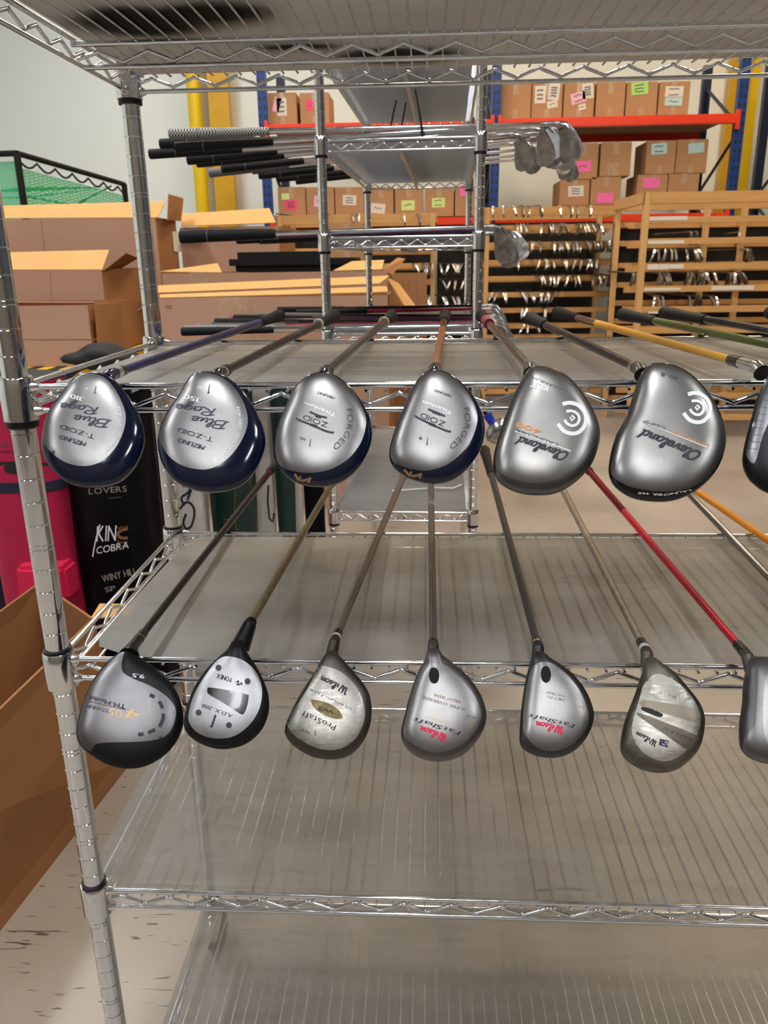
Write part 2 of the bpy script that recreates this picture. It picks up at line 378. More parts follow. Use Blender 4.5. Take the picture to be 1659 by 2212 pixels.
for i, (x, y) in enumerate(LAMPS):
    if lamp0 is None:
        lamp0 = thing('ceiling_lamp', 'long white linear high bay ceiling lamp', 'lamp', (x, y, CEIL-.12), 0, 'linear high bay lamps under the ceiling')
        MB().box(x-.18, x+.18, y-.62, y+.62, CEIL-.08, CEIL).build('lamp_housing', housing, lamp0)
        MB().box(x-.15, x+.15, y-.6, y+.6, CEIL-.10, CEIL-.081).build('lamp_diffuser', lampm, lamp0)
    else:
        o = copy_tree(lamp0); o.location = (x, y, CEIL-.12)
        if x > -1 and y > 1:
            for q in o.children:
                if q.name.startswith('lamp_diffuser'): q.data = q.data.copy(); q.data.materials[0] = lampw
            o['label'] = 'linear high bay ceiling lamp with warm light over the racks'; o['group'] = 'warm linear lamps over the racks'
# ------------------------------------------------------------------ wire shelving
IN = .0254
def wire_rack(name, label, group, ox, oy, rz, W, D, zs, top, mids, pitch, along, g=.0244, rings=None, skip=(), colr=.0175, midsel=(0, 1, 2, 3, 4)):
    root = thing(name, label, 'wire shelving rack', (ox, oy, FLOOR), rz, group)
    M = root.matrix_basis; rp = .0127
    def W_(p): return M @ V(p)
    Z = lambda z: z-FLOOR
    for px_, py_ in ((0, 0), (W, 0), (0, D), (W, D)):
        mb = MB(); pts = []; rs = []; z = .13
        k = 0
        while z < Z(top):
            gr = [0] if k % 5 else [-.0026, .0026]
            for q in gr:
                pts += [(px_, py_, z+q-.0010), (px_, py_, z+q-.0003), (px_, py_, z+q+.0003), (px_, py_, z+q+.0010)]; rs += [rp, rp-.0006, rp-.0006, rp]
            z += IN; k += 1
        pts = [(px_, py_, .09)]+pts+[(px_, py_, Z(top))]; rs = [rp]+rs+[rp]
        mb.tube([W_(p) for p in pts], rs, 24)
        po = mb.build('post', chrome, root, smooth=True, auto=.5)
        c = MB(); c.tube([W_((px_, py_, .085)), W_((px_, py_, .10))], .014, 16)
        c.build('post_foot', chrome, po, smooth=True)
        c = MB(); s_ = .012
        c.slab([W_((px_-s_, py_-.026, .05)), W_((px_+s_, py_-.026, .05)), W_((px_+s_, py_+.026, .05)), W_((px_-s_, py_+.026, .05))], (0, 0, .036))
        ca = c.build('caster_fork', rodm, root, bevel=.002)
        c = MB(); a = W_((px_-.012, py_+.02, .034)); b = W_((px_+.012, py_+.02, .034)); c.tube([a, b], .034, 24)
        c.build('caster_wheel', blackp, ca, smooth=True)
    for si, z in enumerate(zs):
        if si in skip: continue
        zt = Z(z); mb = MB(); R1, R2, RZ = .0032, .0029, .0024
        per = [((0, 0), (W, 0)), ((0, D), (W, D)), ((0, 0), (0, D)), ((W, 0), (W, D))]
        lines = [(a, b, True) for a, b in per]
        for mf in (mids if si in midsel else ()):
            lines.append((((.0, mf*D), (W, mf*D), False) if along == 'y' else ((mf*W, 0), (mf*W, D), False)))
        trs = MB()
        for (a, b, peri) in lines:
            d = V((b[0]-a[0], b[1]-a[1], 0)); Ln = d.length; d.normalize(); i0 = .017 if peri else .003
            zt = Z(z)-(0 if peri else .0085)
            A = V((a[0], a[1], zt))+d*i0; Bq = V((b[0], b[1], zt))-d*i0
            mb.tube([W_(A), W_(Bq)], R1, 8)
            A2 = V((a[0], a[1], zt-g)); mb.tube([W_(A2+d*(i0+(0 if peri else .012))), W_(A2+d*(Ln-i0))], R2, 8)
            per_ = pitch*3; n = int((Ln-.06)/per_); st = (Ln-n*per_)/2
            zz = []; zz.append((st-per_*.5+.004, .35))
            for k in range(n): zz += [(st+k*per_, 1), (st+(k+.5)*per_, 0)]
            zz += [(st+n*per_, 1), (st+n*per_+per_*.5-.004, .35)]
            hi = -.0078; lo = -g+.0046; pts = []
            for i, (q, hgt) in enumerate(zz):
                if 0 < i < len(zz)-1:
                    rr = .0045; s1 = -1 if hgt == 1 else 1
                    for dx, dz in ((-rr, .0022*s1), (0, 0), (rr, .0022*s1)): pts.append((q+dx, (lo+(hi-lo)*hgt)+dz))
                else: pts.append((q, lo+(hi-lo)*hgt))
            trs.tube([W_(V((a[0], a[1], zt+pz))+d*q) for q, pz in pts], RZ, 6)
        zt = Z(z); n = int((W if along == 'y' else D)/pitch) ; L0 = (W if along == 'y' else D); s0 = (L0-(n-1)*pitch)/2 if L0 < 1 else .0005
        for k in range(n+1):
            q = s0+k*pitch
            if q < .012 or q > L0-.012: continue
            if along == 'y': mb.tube([W_((q, -.0042, zt-.0052)), W_((q, D+.0042, zt-.0052))], .0016, 6)
            else: mb.tube([W_((-.0042, q, zt-.0052)), W_((W+.0042, q, zt-.0052))], .0016, 6)
        sh = mb.build('wire_shelf', rodm, root, smooth=True, auto=1.2)
        trs.build('zigzag_truss', rodm, sh, smooth=True, auto=1.2)
        for ci, (cx_, cy_) in enumerate(((0, 0), (W, 0), (0, D), (W, D))):
            c = MB(); zc = zt
            prof = [(-.0345, .0160), (-.0335, colr), (-.004, colr), (.009, colr-.0006), (.0105, colr-.0016), (.0105, rp+.001)]
            c.tube([W_((cx_, cy_, zc+q)) for q, _ in prof], [r for _, r in prof], 24)
            for zz_ in (0, -g):
                for dx, dy in ((1 if cx_ == 0 else -1, 0), (0, 1 if cy_ == 0 else -1)):
                    p0 = V((cx_+dx*(colr-.004), cy_+dy*(colr-.004), zc+zz_)); p1 = V((cx_+dx*(colr+.007), cy_+dy*(colr+.007), zc+zz_))
                    c.tube([W_(p0), W_((p0+p1)/2), W_(p1)], [.0068, .0056, .0035], 10)
            so = c.build('corner_sleeve', chrome, sh, smooth=True)
            if rings:
                k = rings[si]; r = MB(); z0, z1 = (-.0405, -.0335) if k < 0 else (.0095, .0135)
                r.tube([W_((cx_, cy_, zc+z0)), W_((cx_, cy_, zc+z1))], rp+.0026 if k > 0 else rp+.0036, 24)
                r.build('split_ring', blackp, sh, smooth=True)
    return root
ZS = [0.3687, 0., -.3079, -.6332, -1.0615]
RW, RD = 1.25, .4274
rack1 = wire_rack('wire_shelving_rack', 'chrome wire shelving rack in front carrying two rows of hanging drivers', None, 0, 0, 0, RW, RD, ZS, ZS[0]+.012, [.5535], .01972, 'y', rings=[-1, -1, 1, 1, 1], midsel=(0,))
X2, Y2, A2, W2, D2 = .1464, 1.3964, -.0261, .4013, 1.19
ZB = [.6153, .402, .1703, -.0759, -.5808]
rack2 = wire_rack('wire_shelving_rack', 'narrow chrome wire shelving rack behind, loaded with irons and putters', None, X2, Y2, A2, W2, D2, ZB, ZB[0]+.3, [.5], .0142, 'x', g=.0255, rings=[-1, -1, -1, 1, -1])
# frosted plastic liners lying on the shelf wires
def liner(z, pts, label, m=linerm, zoff=-.0033, grid=.05, T=None, up=False):
    grid = .012 if up else grid
    v, f = fill(pts, grid); mb = MB(); n = len(v)
    for x, y in v:
        q_ = max(0, min(1, (.045-x)/.033)) if up else 0; zz = z+zoff+.0070*q_*q_*(3-2*q_)
        p = V((x, y, zz)); mb.v.append(T @ p if T else p)
    mb.f = [tuple(q) for q in f]
    o = mb.build('shelf_liner', m, None, loc=mb.v[0]*1.0)
    tag(o, label, 'shelf liner'); return o
yi, ya = .0045, RD-.0045
liner(ZS[1], [(.028, yi+.008), (.05, yi), (RW-.02, yi), (RW-.02, ya), (.019, ya), (.019, .03)], 'grey frosted plastic liner under the upper row of driver shafts', liner3)
liner(ZS[2], [(.075, yi), (RW-.02, yi), (RW-.02, ya), (.045, ya), (.030, .38), (.026, .25), (.022, .06), (.031, .037), (.060, .022)], 'grey frosted plastic liner under the lower row of driver shafts')
liner(ZS[3], [(-.018, .022), (.022, .020), (.024, yi), (RW-.02, yi), (RW-.02, ya), (.022, ya), (.022, RD-.020), (-.018, RD-.022)], 'scratched frosted liner of the empty shelf below the hanging lower row', liner1, up=True)
liner(ZS[4], [(-.010, .022), (.022, .020), (.024, yi), (RW-.02, yi), (RW-.02, ya), (.022, ya), (.022, RD-.020), (-.010, RD-.022)], 'frosted liner of the lowest empty shelf at the bottom of the front rack', liner1, up=True)
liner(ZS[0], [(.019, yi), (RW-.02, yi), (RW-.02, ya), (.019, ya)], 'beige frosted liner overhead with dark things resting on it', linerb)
T2 = rack2.matrix_basis @ Matrix.Translation((0, 0, -FLOOR))
liner2 = mat('ribbed_grey_liner', (.27, .27, .265), .4, noise=.2, nscale=(4, 60, 4), trans=.15)
for z, lb in ((ZB[0], 'ribbed grey liner on the topmost shelf of the narrow rack'), (ZB[1], 'ribbed grey liner on the shelf under the pile of irons'),
              (ZB[2], 'liner on the narrow rack shelf holding the few putters'), (ZB[3], 'liner on the narrow rack shelf holding coloured graphite clubs'), (ZB[4], 'dark grey liner on the empty bottom shelf with a white tie on it')):
    liner(z, [(.018, .005), (W2-.018, .005), (W2-.018, D2-.005), (.018, D2-.005)], lb, liner2, T=T2)
# ------------------------------------------------------------------ drivers
def v2(crop, pts):
    s, ox, oy = crop; return [(ox+x/s, oy+y/s) for x, y in pts]
cA = (2.9625, 60, 640); cB = (3.072, 560, 640); cC = (2.596, 1020, 640); cD = (3.318, 120, 1340); cE = (3.318, 580, 1340); cF = (2.865, 1080, 1340)
class Head:
    def __init__(s, H, outline, elev=36, hf=.010, hb=.040, off=.013, yawk=.6, n1=4.2):
        s.H = V(H); yw = math.atan2(CAM.x-s.H.x, s.H.y-CAM.y)*yawk
        e = R_(elev); s.n = V((sin(yw)*cos(e), -cos(yw)*cos(e), sin(e))).normalized()
        s.U = V((cos(yw), sin(yw), 0)); s.Vv = s.n.cross(s.U).normalized()
        s.P = s.H + s.n*off; s.hf, s.hb, s.n1 = hf, hb, n1
        uv = [s.uv(p) for p in closed(outline, 5)]
        s.c = (sum(p[0] for p in uv)/len(uv), sum(p[1] for p in uv)/len(uv))
        pol = sorted([(math.atan2(p[1]-s.c[1], p[0]-s.c[0]), math.hypot(p[0]-s.c[0], p[1]-s.c[1])) for p in uv])
        s.pol = pol; s.top = s.uv(proj(s.H)) ; s.size = max(p[1] for p in pol)
    def uv(s, p, h=0):
        d = ray(*p); P = s.P+s.n*h; t = (P-CAM).dot(s.n)/d.dot(s.n); q = CAM+d*t-s.P; return (q.dot(s.U), q.dot(s.Vv))
    def rad(s, a):
        p = s.pol; n = len(p); lo, hi = 0, n-1
        if a <= p[0][0] or a >= p[-1][0]:
            a0, r0 = p[-1]; a1, r1 = p[0]; a0 -= 2*pi
            if a > 0: a -= 2*pi
        else:
            while hi-lo > 1:
                m = (lo+hi)//2
                if p[m][0] <= a: lo = m
                else: hi = m
            (a0, r0), (a1, r1) = p[lo], p[hi]
        return r0+(r1-r0)*(a-a0)/max(a1-a0, 1e-9)
    def rho(s, u, v):
        x, y = u-s.c[0], v-s.c[1]; r = math.hypot(x, y)
        return 0 if r < 1e-9 else r/s.rad(math.atan2(y, x))
    def h(s, u, v):
        r = min(s.rho(u, v), .9985); return s.hf*(1-r**s.n1)**.6
    def w(s, u, v, h): return s.P+s.U*u+s.Vv*v+s.n*h
    def surf(s, px, py, lift=.0007):
        h = s.hf
        for _ in range(4): u, v = s.uv((px, py), h); h = s.h(u, v)
        return s.w(u, v, h+lift)
    def body(s, na=96):
        mb = MB(); fr = [0, .12, .24, .36, .46, .55, .62, .68, .74, .79, .83, .87, .9, .93, .955, .975, .99, .997, 1.0]; 
        bk = [.997, .985, .96, .92, .86, .78, .68, .55, .4, .2]
        def ring(r, front):
            for k in range(na):
                a = -pi+2*pi*k/na; R = s.rad(a)*r; u = s.c[0]+R*cos(a); v = s.c[1]+R*sin(a)
                if front: h = s.hf*(1-r**s.n1)**.6
                else:
                    dd = math.hypot(u-s.top[0], v-s.top[1])/(s.size*1.1); dd = max(0, min(1, (dd-.15)/.9)); dd = dd*dd*(3-2*dd)
                    h = -s.hb*(.22+.78*dd)*(1-r**2.6)**.55
                mb.v.append(s.w(u, v, h))
        mb.v.append(s.w(*s.c, s.hf)); 
        for r in fr[1:]: ring(r, True)
        for r in bk: ring(r, False)
        dd = math.hypot(s.c[0]-s.top[0], s.c[1]-s.top[1])/(s.size*1.1); dd = max(0, min(1, (dd-.15)/.9)); dd = dd*dd*(3-2*dd)
        mb.v.append(s.w(*s.c, -s.hb*(.22+.78*dd)))
        nr = len(fr)-1+len(bk); last = len(mb.v)-1
        for k in range(na):
            k2 = (k+1) % na; mb.f.append((0, 1+k, 1+k2))
            for j in range(nr-1): mb.f.append((1+j*na+k, 1+(j+1)*na+k, 1+(j+1)*na+k2, 1+j*na+k2))
            mb.f.append((1+(nr-1)*na+k, last, 1+(nr-1)*na+k2))
        return mb
def line_solve(H, bpx, z):
    lo, hi = .5, 2.4
    for _ in range(50):
        m = (lo+hi)/2; B = atY(*bpx, m); t = (RD-H.y)/(B.y-H.y); zz = H.z+(B.z-H.z)*t
        # farther along the ray the point is lower
        if zz > z: lo = m
        else: hi = m
    return atY(*bpx, lo)
def tat(H, B, px):       # parameter on H-B nearest to a place on the shaft
    best = min(range(0, 401), key=lambda k: math.dist(proj(H.lerp(B, k/400)), px)); return best/400
def club(label, zsh, hpx, bpx, outline, body, segs, grip, ferr, plates=(), full=None, hos=None, kw={}, cat='golf club', headname='club_head', y0=-.012, gripbands=(), r0=.0042, r1=.0074):
    """segs: [(t0,t1,material)], grip: (place on picture where it starts or length in m, material), ferr: [(t0,t1,r,mat)] in metres from the head"""
    H = atY(*hpx, y0); B = line_solve(H, bpx, zsh+.0105)
    if full: B = H+(B-H).normalized()*full
    L = (B-H).length; d = (B-H)/L
    root = thing('golf_driver', label, cat, H)
    hd = Head(H, outline, **kw)
    bo = hd.body().build(headname, body, root, smooth=True, auto=1.3)
    dec = Decal(hd.surf)
    gt = 1-grip[0]/L if not isinstance(grip[0], tuple) else tat(H, B, grip[0])
    rr = lambda t: r0+(r1-r0)*t
    for i, sg in enumerate(segs):
        t0, t1, m = sg[:3]; t0, t1 = [tat(H, B, q_) if isinstance(q_, tuple) else q_ for q_ in (t0, t1)]; t0, t1 = min(t0, t1), max(t0, t1); t0 = max(t0, .0); t1 = min(t1, gt)
        n = 2 if len(sg) < 4 else sg[3]; pts = []; rs = []
        if n > 2:              # stepped steel
            for k in range(n):
                a = t0+(t1-t0)*k/n; b = t0+(t1-t0)*(k+1)/n; pts += [H+(B-H)*(a+.0005), H+(B-H)*b]; rs += [rr(a)*1.06-.0002, rr(a)*1.06-.0002]
        else: pts = [H+(B-H)*t0, H+(B-H)*t1]; rs = [rr(t0), rr(t1)]
        o = MB().tube(pts, rs, 16).build('shaft' if i == 0 else 'shaft_band', m, root, smooth=True)
    g0 = rr(gt)+.0016; gl = (1-gt)*L
    gp = [H+d*(gt*L+q*gl) for q in (0, .004, .03, .5, .85, .96, .985, 1)]
    MB().tube(gp, [g0-.0012, g0, g0+.0002, g0+.0016, g0+.0036, g0+.0046, g0+.0042, g0+.001], 20).build('grip', grip[1], root, smooth=True)
    MB().tube([gp[-1], gp[-1]+d*.0012], .004, 12).build('grip_cap', rubber, root)
    for a, b, m in gripbands: MB().tube([H+d*(gt*L+a*gl), H+d*(gt*L+b*gl)], [g0+.0012, g0+.0018], 20).build('grip_band', m, root, smooth=True)
    # hosel: from inside the head to the shaft
    hos = hos or {}
    hm = hos.get('mat', body); tip = hos.get('tip'); 
    base = hd.surf(*tip, lift=-hd.hf) - hd.n*.009 if tip else H-d*.012-V((0, 0, .004))
    L1 = hos.get('len', .012)
    MB().tube([base, H-d*.002, H+d*L1], [hos.get('rb', .0080), hos.get('rm', .0066), hos.get('rt', .0058)], 20).build('hosel', hm, root, smooth=True)
    q = L1
    for ln, r, m in ferr:
        MB().tube([H+d*(q-.0005), H+d*(q+ln)], [r, r*.95], 20).build('ferrule', m, root, smooth=True); q += ln
    for nm, m, pts in plates:
        v, f = fill(closed(pts, 4), 7.)
        mb = MB(); mb.v = [hd.surf(*p, lift=.0003 if nm == 'sole_plate' else .0005) for p in v]; mb.f = f
        mb.build(nm, m, root, smooth=True, auto=3)
    return root, hd, dec
st_brush = steel('brushed_titanium', (.225, .215, .212), .33)
st_dark = steel('dark_steel', (.17, .165, .165), .32, scr=.35)
st_clev = steel('satin_titanium', (.22, .21, .20), .31, scr=.3)
st_wil = steel('pearl_steel', (.20, .188, .192), .36, scr=.3)
st_plate = steel('polished_sole', (.30, .285, .28), .34, scr=.3)
st_worn = steel('worn_sole', (.50, .475, .43), .42, rv=.12, bump=.6, dirt=.6, scr=.6)
st_pew = steel('pewter_paint', (.12, .108, .10), .42, scr=.2)
st_grim = steel('scuffed_pewter', (.22, .20, .165), .45, rv=.12, bump=.6, dirt=.8, scr=.7)
st_alum = steel('aluminium_sole', (.45, .45, .46), .42, bump=.1, dirt=.2)
navy = mat('navy_gloss', (.003, .006, .022), .12, coat=.3, spec=.4)
blackg = mat('black_gloss', (.004, .004, .005), .22, coat=.25, spec=.4)
blacks = mat('black_satin', (.007, .007, .008), .36, noise=.3, nscale=(60, 60, 60), spec=.25)
grip_b = rubber
grip_w = mat('worn_grip', (.014, .013, .0125), .7, noise=.6, nscale=(60, 60, 60), bump=.4, spec=.12)
sh = lambda n, c, r=.22, mt=.0, **k: mat('shaft_'+n, c, r, mt, spec=.2, **k)
gra = sh('graphite', (.014, .010, .010), .2, .0)
# ---- upper row
Z3, Z2 = ZS[1], ZS[2]
def marks(dec, root): dec.done(root)
FT = 'FORGED TITANIUM'
r, h, d = club('leftmost upper-row driver, silver sole numbered 310, navy body and navy shaft', Z3, (238, 810), (605, 681),
  v2(cA, [(390,490),(300,515),(200,640),(120,760),(90,900),(95,1000),(150,1100),(260,1190),(400,1215),(560,1190),(670,1100),(735,980),(745,860),(700,730),(630,620),(560,540),(480,493)]),
  navy, [(0, 1, sh('navy', (.012, .014, .10)))], ((563, 697), grip_w), [(.012, .0060, chrome), (.012, .0058, blackg)],
  [('sole_plate', st_brush, v2(cA, [(390,496),(300,522),(206,643),(127,765),(97,900),(106,945),(170,1018),(260,1070),(375,1087),(480,1052),(565,965),(612,865),(628,770),(604,680),(552,585),(485,515)]))])
P = lambda *a: v2(cA, a)
d.text(ink, '1', P((438,577),(402,582)), 16, shear=.35, bold=1); d.text(whitep, '9', P((386,585),(370,585)), 5)
d.text(whitep, '310', P((362,650),(278,627)), 9, bold=.8)
d.text(navyink, 'Rage', P((462,712),(228,684)), 17, shear=.35, script=.055); d.text(navyink, 'Blue', P((533,795),(318,760)), 18, shear=.35, script=.055)
d.text(navyink, 'T-ZOID', P((432,888),(213,820)), 10, bold=.5); d.text(navyink, 'MIZUNO', P((380,938),(216,889)), 9.5, shear=.3, bold=1.3)
d.text(whitep, FT, P((574,712),(585,790),(580,860),(556,925),(492,985)), 6.2, bold=.5); d.done(r)
r, h, d = club('navy-bodied driver with silver sole numbered 350, dark shaft, beside the one numbered 310', Z3, (472, 808), (724, 682),
  P((1120,482),(1040,510),(960,640),(880,760),(835,880),(835,980),(870,1090),(960,1190),(1090,1240),(1220,1245),(1350,1210),(1450,1120),(1515,980),(1515,870),(1465,740),(1380,610),(1280,520),(1190,485)),
  navy, [(0, 1, gra)], ((686, 699), grip_w), [(.01, .0060, chrome), (.012, .0062, gra)],
  [('sole_plate', st_brush, P((1120,488),(1046,515),(967,643),(888,765),(842,880),(848,935),(900,1020),(980,1080),(1080,1107),(1180,1100),(1290,1030),(1370,920),(1408,810),(1390,700),(1330,593),(1250,523),(1185,496)))], gripbands=[(0, .02, mat('beige_band', '#B9B09A', .5))])
d.text(ink, '1', P((1165,568),(1130,574)), 18, shear=.35, bold=1.2); d.text(whitep, '10', P((1118,590),(1088,577)), 5)
d.text(whitep, '350', P((1110,657),(1008,628)), 9.5, bold=.8)
d.text(navyink, 'Rage', P((1213,722),(968,690)), 17, shear=.35, script=.055); d.text(navyink, 'Blue', P((1285,805),(1070,768)), 18, shear=.35, script=.055)
d.text(navyink, 'T-ZOID', P((1190,908),(965,840)), 10, bold=.5); d.text(navyink, 'MIZUNO', P((1140,962),(973,908)), 9.5, shear=.3, bold=1.3)
d.text(whitep, FT, P((1336,712),(1352,800),(1342,880),(1308,948),(1243,1003)), 6.2, bold=.5); d.done(r)
P = lambda *a: v2(cB, a)
def zoid(d, up, lo, z, tt, mz, one, num, ns, arc, logo):
    d.text(greyink, 'MIZUNO', P(*mz), 5, shear=.3, bold=.4); d.text(whitep if 0 else mat('pale_etch', (.62, .6, .58), .3, .8), 'Titanium', P(*tt), 7, shear=.2)
    d.text(ink, 'ZOID', P(*z), 11); d.line(ink, P(*lo), 4); d.line(ink, P(*up), 4)
    d.text(ink, '1', P(*one), 15.5, shear=.35, bold=1); d.text(ink, ns, P(*num), 6.5); d.text(greyink, 'FORGED', P(*arc), 12)
    for q in logo: d.line(goldink, P(*q), 5, False)
r, h, d = club('driver with rounded silver sole marked 1 and 10, narrow navy edge, dark shaft', Z3, (702, 805), (846, 682),
  P((390,505),(320,525),(240,600),(180,720),(125,850),(100,980),(105,1070),(140,1150),(220,1220),(330,1250),(450,1250),(560,1215),(670,1120),(740,980),(745,860),(715,760),(640,640),(560,560),(470,508)),
  navy, [(0, 1, sh('dark_chrome', (.075, .055, .055), .12, .9))], ((829, 697), grip_w), [(.01, .0062, st_dark)],
  [('sole_plate', st_brush, P((390,511),(322,531),(244,605),(186,722),(132,852),(107,980),(112,1068),(140,1125),(220,1160),(340,1172),(470,1150),(590,1080),(670,980),(705,880),(704,785),(636,648),(556,568),(468,516)))], gripbands=[(0, .02, MATS['beige_band'])])
zoid(d, ((335,768),(390,792),(450,808)), ((245,808),(262,822),(360,860),(440,895),(488,906),(490,900)), ((460,842),(298,786)), ((512,782),(308,702)), ((505,672),(392,632)), ((342,950),(308,957)), ((310,945),(275,932)), '10', ((580,750),(588,840),(562,920),(485,1000)), [((235,1180),(262,1222)), ((275,1195),(262,1222),(300,1225)), ((300,1225),(345,1208)), ((325,1240),(338,1212))])
d.line(ink, P((372,792),(412,806)), 6, False); d.line(ink, P((345,853),(385,868)), 6, False); d.done(r)
r, h, d = club('egg-shaped silver driver with navy edge on a copper coloured shaft', Z3, (939, 800), (962, 681),
  P((1160,487),(1090,510),(1020,600),(960,730),(900,880),(865,1010),(868,1090),(910,1150),(1010,1205),(1130,1235),(1260,1220),(1370,1150),(1460,1030),(1497,900),(1480,780),(1420,660),(1330,560),(1240,500)),
  navy, [(0, 1, sh('copper', (.60, .22, .045), .2, .5)), ((958, 712), (961, 695), sh('dark_label', (.04, .02, .02)))], ((961, 695), grip_w), [(.006, .0062, st_dark)],
  [('sole_plate', st_brush, P((1160,494),(1094,517),(1026,604),(966,732),(907,882),(873,1010),(876,1078),(922,1120),(1020,1150),(1130,1155),(1260,1110),(1370,1010),(1430,900),(1448,790),(1402,668),(1322,568),(1236,508)))])
zoid(d, ((1120,750),(1180,775),(1235,798)), ((1030,790),(1045,803),(1140,850),(1220,885),(1262,900),(1268,892)), ((1240,838),(1077,772)), ((1283,766),(1090,692)), ((1278,658),(1168,618)), ((1120,940),(1085,946)), ((1085,935),(1062,930)), '9', ((1358,742),(1368,840),(1338,920),(1258,995)), [((962,1152),(998,1192)), ((1010,1165),(998,1192),(1035,1195)), ((1035,1195),(1080,1180)), ((1062,1208),(1076,1184))])
d.line(ink, P((1150,765),(1205,787)), 6, False); d.line(ink, P((1125,843),(1168,862)), 6, False); d.done(r)
P = lambda *a: v2(cC, a)
def cglogo(d, c, k=1):
    x, y = c
    q = lambda *a: P(*[(x+i*k, y+j*k) for i, j in a])
    d.line(whitep, q((-66,-80),(-30,-88),(15,-78),(52,-45),(66,0),(55,45),(22,78),(-20,84),(-60,68),(-92,30)), 8.5)
    d.line(whitep, q((-45,-40),(-12,-42),(18,-25),(28,4),(14,32),(-14,40),(-42,26),(-54,6)), 6)
    d.line(whitep, q((-22,-8),(-14,12),(2,-4),(-14,-18)), 4.5, False)
r, h, d = club('all-silver driver with white spiral emblem and an orange 400 on its sole', Z3, (1146, 795), (1040, 682),
  P((370,390),(320,402),(270,480),(220,580),(170,720),(130,850),(118,940),(130,1010),(180,1060),(260,1095),(370,1108),(480,1095),(590,1030),(670,940),(710,830),(715,740),(680,640),(620,540),(540,450),(460,405)),
  st_dark, [(0, 1, sh('dark_chrome', (0, 0, 0)))], ((1054, 703), grip_w), [(.006, .0058, chrome)],
  [('sole_plate', st_clev, P((370,396),(323,408),(275,484),(226,582),(176,722),(137,850),(127,930),(150,985),(220,1020),(310,1045),(400,1045),(500,1020),(600,950),(670,860),(702,790),(703,735),(674,643),(614,545),(536,457),(458,412)))], gripbands=[(0, .4, mat('maroon_band', (.23, .015, .035), .5))])
d.text(whitep, '10.5°', P((430,508),(335,480)), 12, bold=1.4); d.text(greyink, 'TITANIUM', P((512,520),(342,450)), 5)
cglogo(d, (572, 687)); d.text(orangeink, '400', P((396,752),(256,706)), 11, shear=.2, bold=1.4)
d.text(ink, 'LAUNCHER', P((482,826),(246,742)), 6.5); d.line(whitep, P((240,757),(553,870)), 2.4, False)
d.text(ink, 'Cleveland', P((542,880),(275,788)), 20, shear=.25, script=.085); d.done(r)
r, h, d = club('large silver driver with white spiral emblem and a black rim at its toe', Z3, (1381, 797), (1146, 687),
  P((1040,373),(990,385),(940,440),(900,560),(860,680),(800,800),(768,930),(770,1010),(810,1070),(900,1125),(1020,1145),(1140,1138),(1260,1085),(1360,990),(1415,870),(1420,760),(1385,640),(1310,520),(1220,430),(1120,380)),
  blackg, [(0, 1, gra)], ((1180, 699), grip_b), [(.010, .0060, chrome)],
  [('sole_plate', st_clev, P((1040,379),(993,391),(945,444),(906,562),(866,682),(807,802),(776,930),(780,1000),(840,1048),(930,1080),(1080,1096),(1230,1072),(1340,995),(1402,880),(1412,770),(1379,643),(1305,525),(1216,437),(1118,387)))], hos=dict(mat=st_dark, rb=.0075, rm=.0062, rt=.0056))
d.text(ink, '10.5', P((1150,455),(1060,427)), 7.5); cglogo(d, (1272, 628), .95)
d.text(orangeink, 'LAUNCHER', P((1330,833),(1115,748)), 7.5); d.text(ink, 'COMP', P((1085,736),(962,690)), 7.5); d.line(whitep, P((965,710),(1325,852)), 2.0, False)
d.text(ink, 'Cleveland', P((1287,878),(968,748)), 22, shear=.25, script=.085)
d.text(whitep, 'LAUNCHER 460', P((1225,1084),(1080,1110),(930,1100)), 4.5)
for k in range(7): d.line(greyink, P((838-k*6,730+k*34),(800-k*2,790+k*30)), 1, False)
d.done(r)
r, h, d = club('dark driver cut by the right edge on a bright yellow shaft', Z3, (1636, 793), (1203, 675),
  [(1668,792),(1659,812),(1636,856),(1621,910),(1607,967),(1605,1000),(1617,1028),(1636,1046),(1659,1060),(1720,1077),(1790,1062),(1840,1010),(1860,950),(1850,885),(1800,820),(1740,788),(1700,782)],
  blacks, [(0, 1, sh('yellow', (.80, .40, .045), .2, .0)), ((1289, 700), (1247, 690), sh('indigo', (.04, .03, .13)))], ((1247, 690), grip_w), [(.026, .0059, chrome), (.024, .0060, blackg)],
  [('face_plate', steel('dark_face', (.22, .22, .23), .35), [(1664,805),(1640,860),(1627,910),(1613,965),(1612,985),(1630,1000),(1648,940),(1672,880)])], hos=dict(mat=chrome, rb=.008, rm=.0068, rt=.0062))
for k in range(9): d.line(greyink, [(1650-k*4.5, 848+k*15), (1664-k*3, 852+k*15)], 1, False)
d.done(r)
gen = [(0, 0), (-30, 20), (-70, 90), (-100, 170), (-95, 215), (-40, 255), (30, 255), (100, 205), (115, 140), (85, 70), (40, 15)]
off = lambda x, y, k=1: [(x+a*k, y+b*k) for a, b in gen]
r, h, d = club('golf club with a glossy green shaft and ribbed black grip', Z3, (1925, 798), (1344, 679), off(1930, 795), st_dark, [(0, 1, sh('green', (.10, .14, .025), .2, .4))], ((1415, 692), rubber), [(.02, .007, blackg)])
r, h, d = club('golf club with a black shaft and silver label below its grip', Z3, (2170, 800), (1434, 675), off(2160, 797, .6), blackg, [(0, 1, blackg), ((1572, 697), (1535, 690), chrome)], ((1525, 689), rubber), [(.02, .007, blackg)])
r, h, d = club('black grip end just showing at the right edge above the green shaft', Z3, (2330, 800), (1662, 675), off(2325, 797, .6), st_dark, [(0, 1, gra)], (.26, rubber), [(.02, .007, blackg)])
